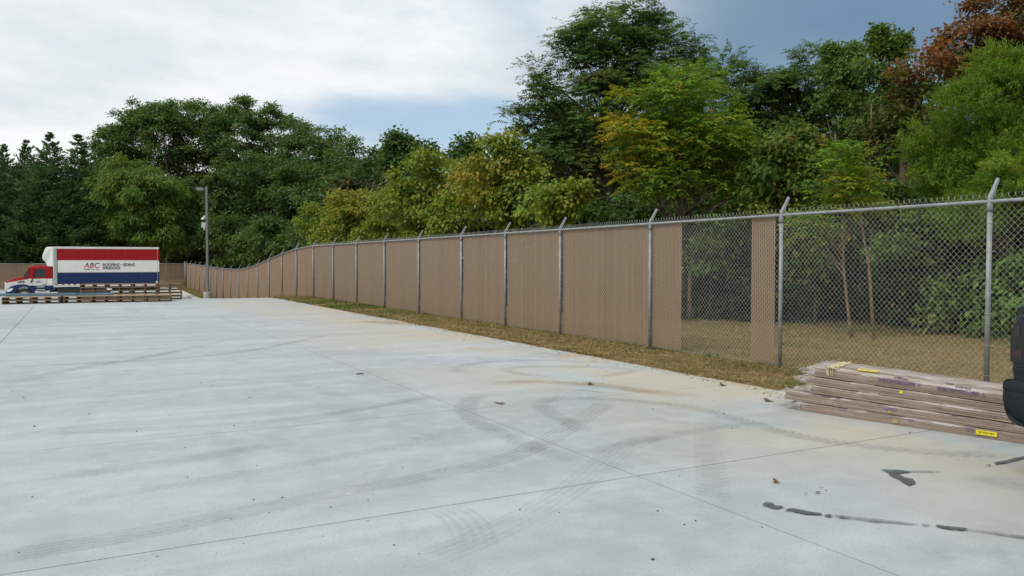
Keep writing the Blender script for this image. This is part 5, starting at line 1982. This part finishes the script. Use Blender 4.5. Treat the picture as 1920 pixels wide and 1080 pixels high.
# ------------------------------------------------------------------ bundles of spare slats
def build_bundles():
    rng = np.random.default_rng(12)
    # front left foot of the stack and the direction it runs (towards the car)
    s0 = np.array([6.66, 6.09, 0.0])
    s1 = np.array([7.13, 4.02, 0.0])
    d = (s1 - s0) / np.linalg.norm(s1 - s0)
    nr = np.array([-d[1], d[0], 0])          # towards the fence
    rz = math.atan2(d[1], d[0])
    LEN = 2.40
    TAP = 0.20 / LEN      # the pile settles lower towards the car
    # (start along, offset away from the yard edge, base z, width, height, yaw, tilt, label)
    spec = [
        (0.05, 0.02, 0.004, 0.56, 0.084, 0.000, 0.000, 'bottom wrapped bundle of tan slats lying on the concrete'),
        (-0.13, 0.03, 0.096, 0.54, 0.082, 0.016, -0.001, 'second wrapped bundle of tan slats, sticking out to the left of the stack'),
        (0.13, 0.10, 0.186, 0.50, 0.082, -0.012, -0.001, 'third wrapped bundle of tan slats in the middle of the stack'),
        (0.06, 0.125, 0.276, 0.48, 0.080, 0.010, -0.002, 'fourth wrapped bundle of tan slats just under the top one'),
        (0.14, 0.15, 0.364, 0.46, 0.088, -0.008, -0.004, 'topmost wrapped bundle of tan slats with a cream tie and yellow label'),
    ]
    roll = (0.0, 0.004, 0.010, 0.030, 0.085)
    for bi, (sa, off, z, W, Hh, yaw, tilt, lab) in enumerate(spec):
        p = s0 + d * sa + nr * off
        t = thing('slat_bundle', lab, 'slat bundle', (p[0], p[1], z), rz + yaw, 'spare slat bundles stacked by the fence')
        t.rotation_euler = (roll[bi], z * TAP, rz + yaw)
        # individual slats, stacked flat in layers and slightly askew
        mb = MB()
        nl = int(Hh / 0.0165)
        lay = np.cumsum(rng.uniform(-0.003, 0.017, nl))
        ncol = int(W / 0.036)
        for l in range(nl):
            for c in range(ncol):
                if 0 < l < nl - 1 and 1 < c < ncol - 2:
                    continue
                y = (c + 0.5) * W / ncol + rng.normal(0, 0.0015) + (rng.normal(0, 0.003) if l else 0)
                y += lay[l] * max(0.0, 1 - c / 4.0)
                zc = (l + 0.5) * Hh / nl
                sag = 0.006 * math.sin(c * 1.1)
                x0 = rng.uniform(0, 0.018)
                w, h = W / ncol * 0.95, Hh / nl * 0.80
                vs = []
                for x, dz in ((x0, 0), (LEN * 0.35, -0.002), (LEN * 0.7, -0.001), (LEN - rng.uniform(0, 0.02), 0.001)):
                    yy = y + 0.004 * math.sin(x * 2 + l)
                    vs += [(x, yy - w / 2, zc - h / 2 + dz), (x, yy + w / 2, zc - h / 2 + dz), (x, yy + w / 2, zc + h / 2 + dz + sag * (l == nl - 1)), (x, yy - w / 2, zc + h / 2 + dz)]
                vs = [(q[0], q[1], q[2] * (1 - TAP * q[0])) for q in vs]
                fs = [(3, 2, 1, 0), (12, 13, 14, 15)]
                for k in range(3):
                    for j in range(4):
                        j2 = (j + 1) % 4
                        fs.append((4 * k + j, 4 * k + j2, 4 * k + 4 + j2, 4 * k + 4 + j))
                mb.add(vs, fs)
        mb.build('slat_pack', M['bundle_slat'], t, kind='stuff')
        # film sleeve, crumpled and overhanging at the near end
        nx, ny = 46, 24
        V = []
        for i in range(nx + 1):
            x = -0.15 + (LEN + 0.17) * i / nx
            if i < 5:
                x = -0.15 + 0.15 * i / 5
            over = max(0, -x / 0.15)
            for j in range(ny):
                a = 2 * math.pi * j / ny
                ex = 0.30
                cy = np.sign(math.cos(a)) * abs(math.cos(a)) ** ex
                cz = np.sign(math.sin(a)) * abs(math.sin(a)) ** ex
                wy = (W / 2 + 0.006) * (1 - 0.10 * over)
                wz = (Hh / 2 + 0.006) * (1 - 0.55 * over)
                nz = rng.normal(0, 0.0022 + 0.016 * over)
                V.append((x + rng.normal(0, 0.012) * over, W / 2 + cy * wy + nz, Hh / 2 + cz * wz + rng.normal(0, 0.0018 + 0.012 * over) + (0.004 * math.sin(9 * x + j) if cz > 0.5 else 0) - 0.012 * over * over))
        i = np.arange((nx + 1) * ny).reshape(nx + 1, ny)
        j2 = np.roll(i, -1, axis=1)
        Fq = np.stack([i[:-1], j2[:-1], j2[1:], i[1:]], -1).reshape(-1, 4)
        V = np.array(V)
        V[:, 2] *= 1 - TAP * V[:, 0]
        V[:, 2] = np.maximum(V[:, 2], -z + 0.002)
        place('plastic_sleeve', np_mesh('plastic_sleeve', V, Fq, M['film'], smooth=True), t)

        def print_block(x0, x1, ya, yb, top=True, mt='purple', nm='purple_print', dz=0.009):
            q = MB()
            if top:
                zz = Hh * (1 - TAP * x0) + dz
                q.add([(x0, ya, zz), (x1, ya, zz), (x1, yb, zz), (x0, yb, zz)], [(0, 1, 2, 3)])
            else:
                yy = -0.010
                k0 = 1 - TAP * x0
                q.add([(x0, yy, ya * k0), (x1, yy, ya * k0), (x1, yy, yb * k0), (x0, yy, yb * k0)], [(0, 1, 2, 3)])
            return q.build(nm, M[mt], t)
        if bi == 4:
            # print on the film of the top bundle, upside down as it lies
            for xx, yy in ((0.60, 0.055), (1.16, 0.055), (1.80, 0.055)):
                me = text_mesh('BOTTOM-LOCKING', 0.040, [M['purple']], 0.0, 0.001)
                place('purple_print', me, t, (xx + 0.44, -0.0085, 0.082 * (1 - TAP * xx)), (math.pi / 2, math.pi, 0))
                q = MB()
                q.add([(xx + 0.46, -0.009, 0.046 * (1 - TAP * xx)), (xx + 0.50, -0.009, 0.046 * (1 - TAP * xx)), (xx + 0.48, -0.009, 0.082 * (1 - TAP * xx))], [(0, 1, 2)])
                q.build('purple_print', M['purple'], t)
                me = text_mesh('PVC SLAT', 0.030, [M['purple']], 0.0, 0.0005)
                place('purple_print', me, t, (xx + 0.36, 0.040, Hh * (1 - TAP * xx) + 0.0095), (0, 0, math.pi))
            for xx in (0.8, 1.27, 1.75, 2.1):
                print_block(xx, xx + 0.06, 0.10, 0.15)
            q = MB()      # yellow sticker with dark bars of text
            q.box((0.50, 0.17, Hh * (1 - TAP * 0.4) + 0.010), (0.20, 0.075, 0.002), 0.05)
            lbm = q.build('label', M['yellow'], t)
            q = MB()
            for k in range(7):
                q.box((0.43 + 0.024 * k, 0.172 + 0.002 * (k % 2), Hh * (1 - TAP * 0.4) + 0.0118), (0.015, 0.012 + 0.01 * (k % 3 == 0), 0.0008), 0.05)
            q.build('label_print', M['label_ink'], lbm)
            # crumpled cream tie
            q = MB()
            for k in range(14):
                xx = 0.17 + rng.normal(0, 0.022)
                pts = []
                for yy in np.linspace(-0.012, 0.34, 9):
                    pts.append((xx + rng.normal(0, 0.014), yy, Hh + 0.012 + abs(rng.normal(0, 0.008))))
                q.tube(pts, 0.0055, 4, False)
            for k in range(6):
                xx = 0.17 + rng.normal(0, 0.02)
                q.tube([(xx, -0.012, Hh + 0.01), (xx + 0.005, -0.014, Hh * 0.6), (xx + 0.008, -0.014, Hh * 0.35)], 0.004, 4, False)
            q.build('cream_tie', M['strap'], t)
        if bi == 3:
            print_block(0.98, 1.012, 0.045, 0.072, False, 'yellow', 'label')
        if bi == 2:
            print_block(1.75, 1.92, 0.010, 0.018, False, 'faded', 'label')
        if bi == 1:
            for xx, w in ((0.30, 0.05), (0.40, 0.12), (0.56, 0.05), (0.98, 0.035), (1.66, 0.045)):
                print_block(xx, xx + w, 0.012, 0.040, True)
            print_block(1.05, 1.18, 0.05, 0.07, False, 'purple')
            print_block(1.10, 1.14, 0.018, 0.045, False, 'faded', 'label')
        if bi == 0:
            for xx, w in ((0.48, 0.04), (1.12, 0.05), (1.62, 0.08)):
                print_block(xx, xx + w, 0.066, 0.084, False)
            print_block(0.98, 1.03, 0.02, 0.055, False, 'faded', 'label')
            q = MB()
            q.box((1.80, -0.012, 0.046), (0.17, 0.002, 0.042))
            lbm = q.build('label', M['yellow'], t, rot=(0, 0, 0))
            q = MB()
            for k in range(8):
                q.box((1.745 + 0.016 * k, -0.0138, 0.047 + 0.003 * (k % 2)), (0.010, 0.0008, 0.010 + 0.006 * (k % 3 == 0)))
            q.build('label_print', M['label_ink'], lbm)


# ------------------------------------------------------------------ dark car at the right edge
def build_car():
    # rear bumper corner stands at about (5.80, 3.46); the car points along -Y
    loc = (5.80, 3.46, 0.0)
    t = thing('parked_car', 'dark blue black car parked at the right edge with only its rear corner in view', 'car', loc, -math.pi / 2)
    # local: x forward from the rear bumper face, y from 0 (near side) to -1.9... kept positive towards the fence
    Wd = 1.88
    y0, y1 = 0.0, Wd

    def sect(prof, ins, name, mt, bevel=0.0, seg=2, ya=y0, yb=y1):
        q = MB()
        q.prism(prof, ya, yb, inset=ins)
        return q.build(name, M[mt], t, bevel=bevel, seg=seg)
    # lower body with wheel arches
    arch = lambda cx, r, n=9: [(cx + r * math.cos(a), 0.36 + r * math.sin(a)) for a in np.linspace(0, math.pi, n)]
    low = [(0.14, 0.50), (0.13, 0.70), (0.105, 0.76), (0.098, 0.88), (0.10, 1.02), (0.115, 1.16), (0.15, 1.27), (3.50, 1.12), (4.20, 1.04), (4.62, 0.92), (4.72, 0.62), (4.60, 0.30)]
    low += arch(3.78, 0.42) + [(3.2, 0.26), (1.6, 0.26)] + arch(1.08, 0.42) + [(0.5, 0.40)]
    sect(low, None, 'body', 'suv', 0.035, 3, 0.02, Wd - 0.02)
    # greenhouse
    gh = [(0.135, 1.25), (0.17, 1.40), (0.30, 1.62), (0.62, 1.74), (2.0, 1.77), (2.75, 1.72), (3.5, 1.12), (2.4, 1.15), (0.6, 1.22)]
    sect(gh, [0.06, 0.09, 0.17, 0.22, 0.23, 0.20, 0.06, 0.05, 0.05], 'cabin', 'suv', 0.03, 3, 0.02, Wd - 0.02)
    sect([(0.42, 1.28), (0.66, 1.60), (1.15, 1.63), (1.15, 1.26)], [0.082, 0.185, 0.19, 0.07], 'side_window', 'suvglass', ya=0.012, yb=0.06)
    sect([(1.22, 1.26), (1.22, 1.63), (2.05, 1.65), (2.05, 1.22)], [0.07, 0.19, 0.19, 0.06], 'side_window', 'suvglass', ya=0.012, yb=0.06)
    sect([(2.12, 1.22), (2.12, 1.65), (2.65, 1.62), (3.15, 1.19)], [0.06, 0.19, 0.18, 0.07], 'side_window', 'suvglass', ya=0.012, yb=0.06)
    q = MB()
    q.add([(0.128, 0.22, 1.29), (0.128, Wd - 0.22, 1.29), (0.26, Wd - 0.30, 1.58), (0.26, 0.30, 1.58)], [(0, 1, 2, 3)])
    q.build('rear_window', M['suvglass'], t)
    # rear bumper: rounded in plan, tucked in underneath
    q = MB()
    n = 20
    prof = [(0.055, 0.735), (0.008, 0.722), (0.0, 0.69), (0.0, 0.66), (0.008, 0.655), (0.004, 0.645), (0.0, 0.60), (0.025, 0.52), (0.075, 0.45), (0.13, 0.415), (0.24, 0.40)]
    vs, fs = [], []
    ys = np.concatenate([[0.0, 0.0, 0.0], np.linspace(0.012, Wd - 0.012, n), [Wd, Wd, Wd]])
    plan = np.concatenate([[0.55, 0.30, 0.06], 0.0 + 0.05 * np.abs(np.linspace(-1, 1, n)) ** 4, [0.06, 0.30, 0.55]])
    for yy, px in zip(ys, plan):
        for a, b in prof:
            side = yy <= 0.0 or yy >= Wd
            k = 1.0
            ein = 0.0
            if side:
                ein = a * 0.6
            vs.append((px + a * (0.2 if side else 1.0), yy + (ein if yy <= 0 else -ein if yy >= Wd else 0), b))
    m = len(prof)
    for i in range(len(ys) - 1):
        for j in range(m - 1):
            fs.append((i * m + j, i * m + j + 1, (i + 1) * m + j + 1, (i + 1) * m + j))
    q.add(vs, fs)
    q.build('rear_bumper', M['bumper'], t, smooth=True)
    q = MB()
    q.box((0.33, Wd / 2, 0.722), (0.42, Wd - 0.06, 0.02))
    q.build('bumper_top', M['bumper'], t)
    # wrap-round tail lamps
    for ya, sg in ((0.012, 1), (Wd - 0.012, -1)):
        q = MB()
        pts = [(0.095, 0.86), (0.093, 1.02), (0.115, 1.13), (0.165, 1.21), (0.22, 1.17), (0.30, 1.00), (0.30, 0.90), (0.26, 0.855)]
        q.prism(pts, ya, ya + sg * 0.10)
        lamp = q.build('tail_light', M['tail'], t, bevel=0.012)
        q = MB()
        q.prism([(0.115, 0.895), (0.115, 0.95), (0.18, 0.95), (0.18, 0.895)], ya - sg * 0.003, ya + sg * 0.02)
        q.build('red_lens', M['tailred'], lamp)
        q = MB()
        q.prism([(0.12, 1.04), (0.13, 1.10), (0.16, 1.14), (0.165, 1.05)], ya - sg * 0.003, ya + sg * 0.02)
        q.build('clear_lens', M['tailclear'], lamp)
    q = MB()
    q.prism([(0.12, 0.80), (0.12, 0.825), (0.9, 0.835), (0.9, 0.815)], -0.002, 0.03)
    q.build('side_moulding', M['bumper'], t, bevel=0.006)
    for x in (1.08, 3.78):
        for yy, s in ((0.13, -1), (Wd - 0.13, 1)):
            wheel(t, 'wheel', x, yy, 0.36, 0.36, 0.24, M['alu'], s)


corner_y = None
build_ground()
YARD = build_yard()
build_marks(YARD)
corner_y = build_fence()
build_trees()
build_truck()
build_lamp()
build_pallets()
build_bundles()
build_car()
build_grass()
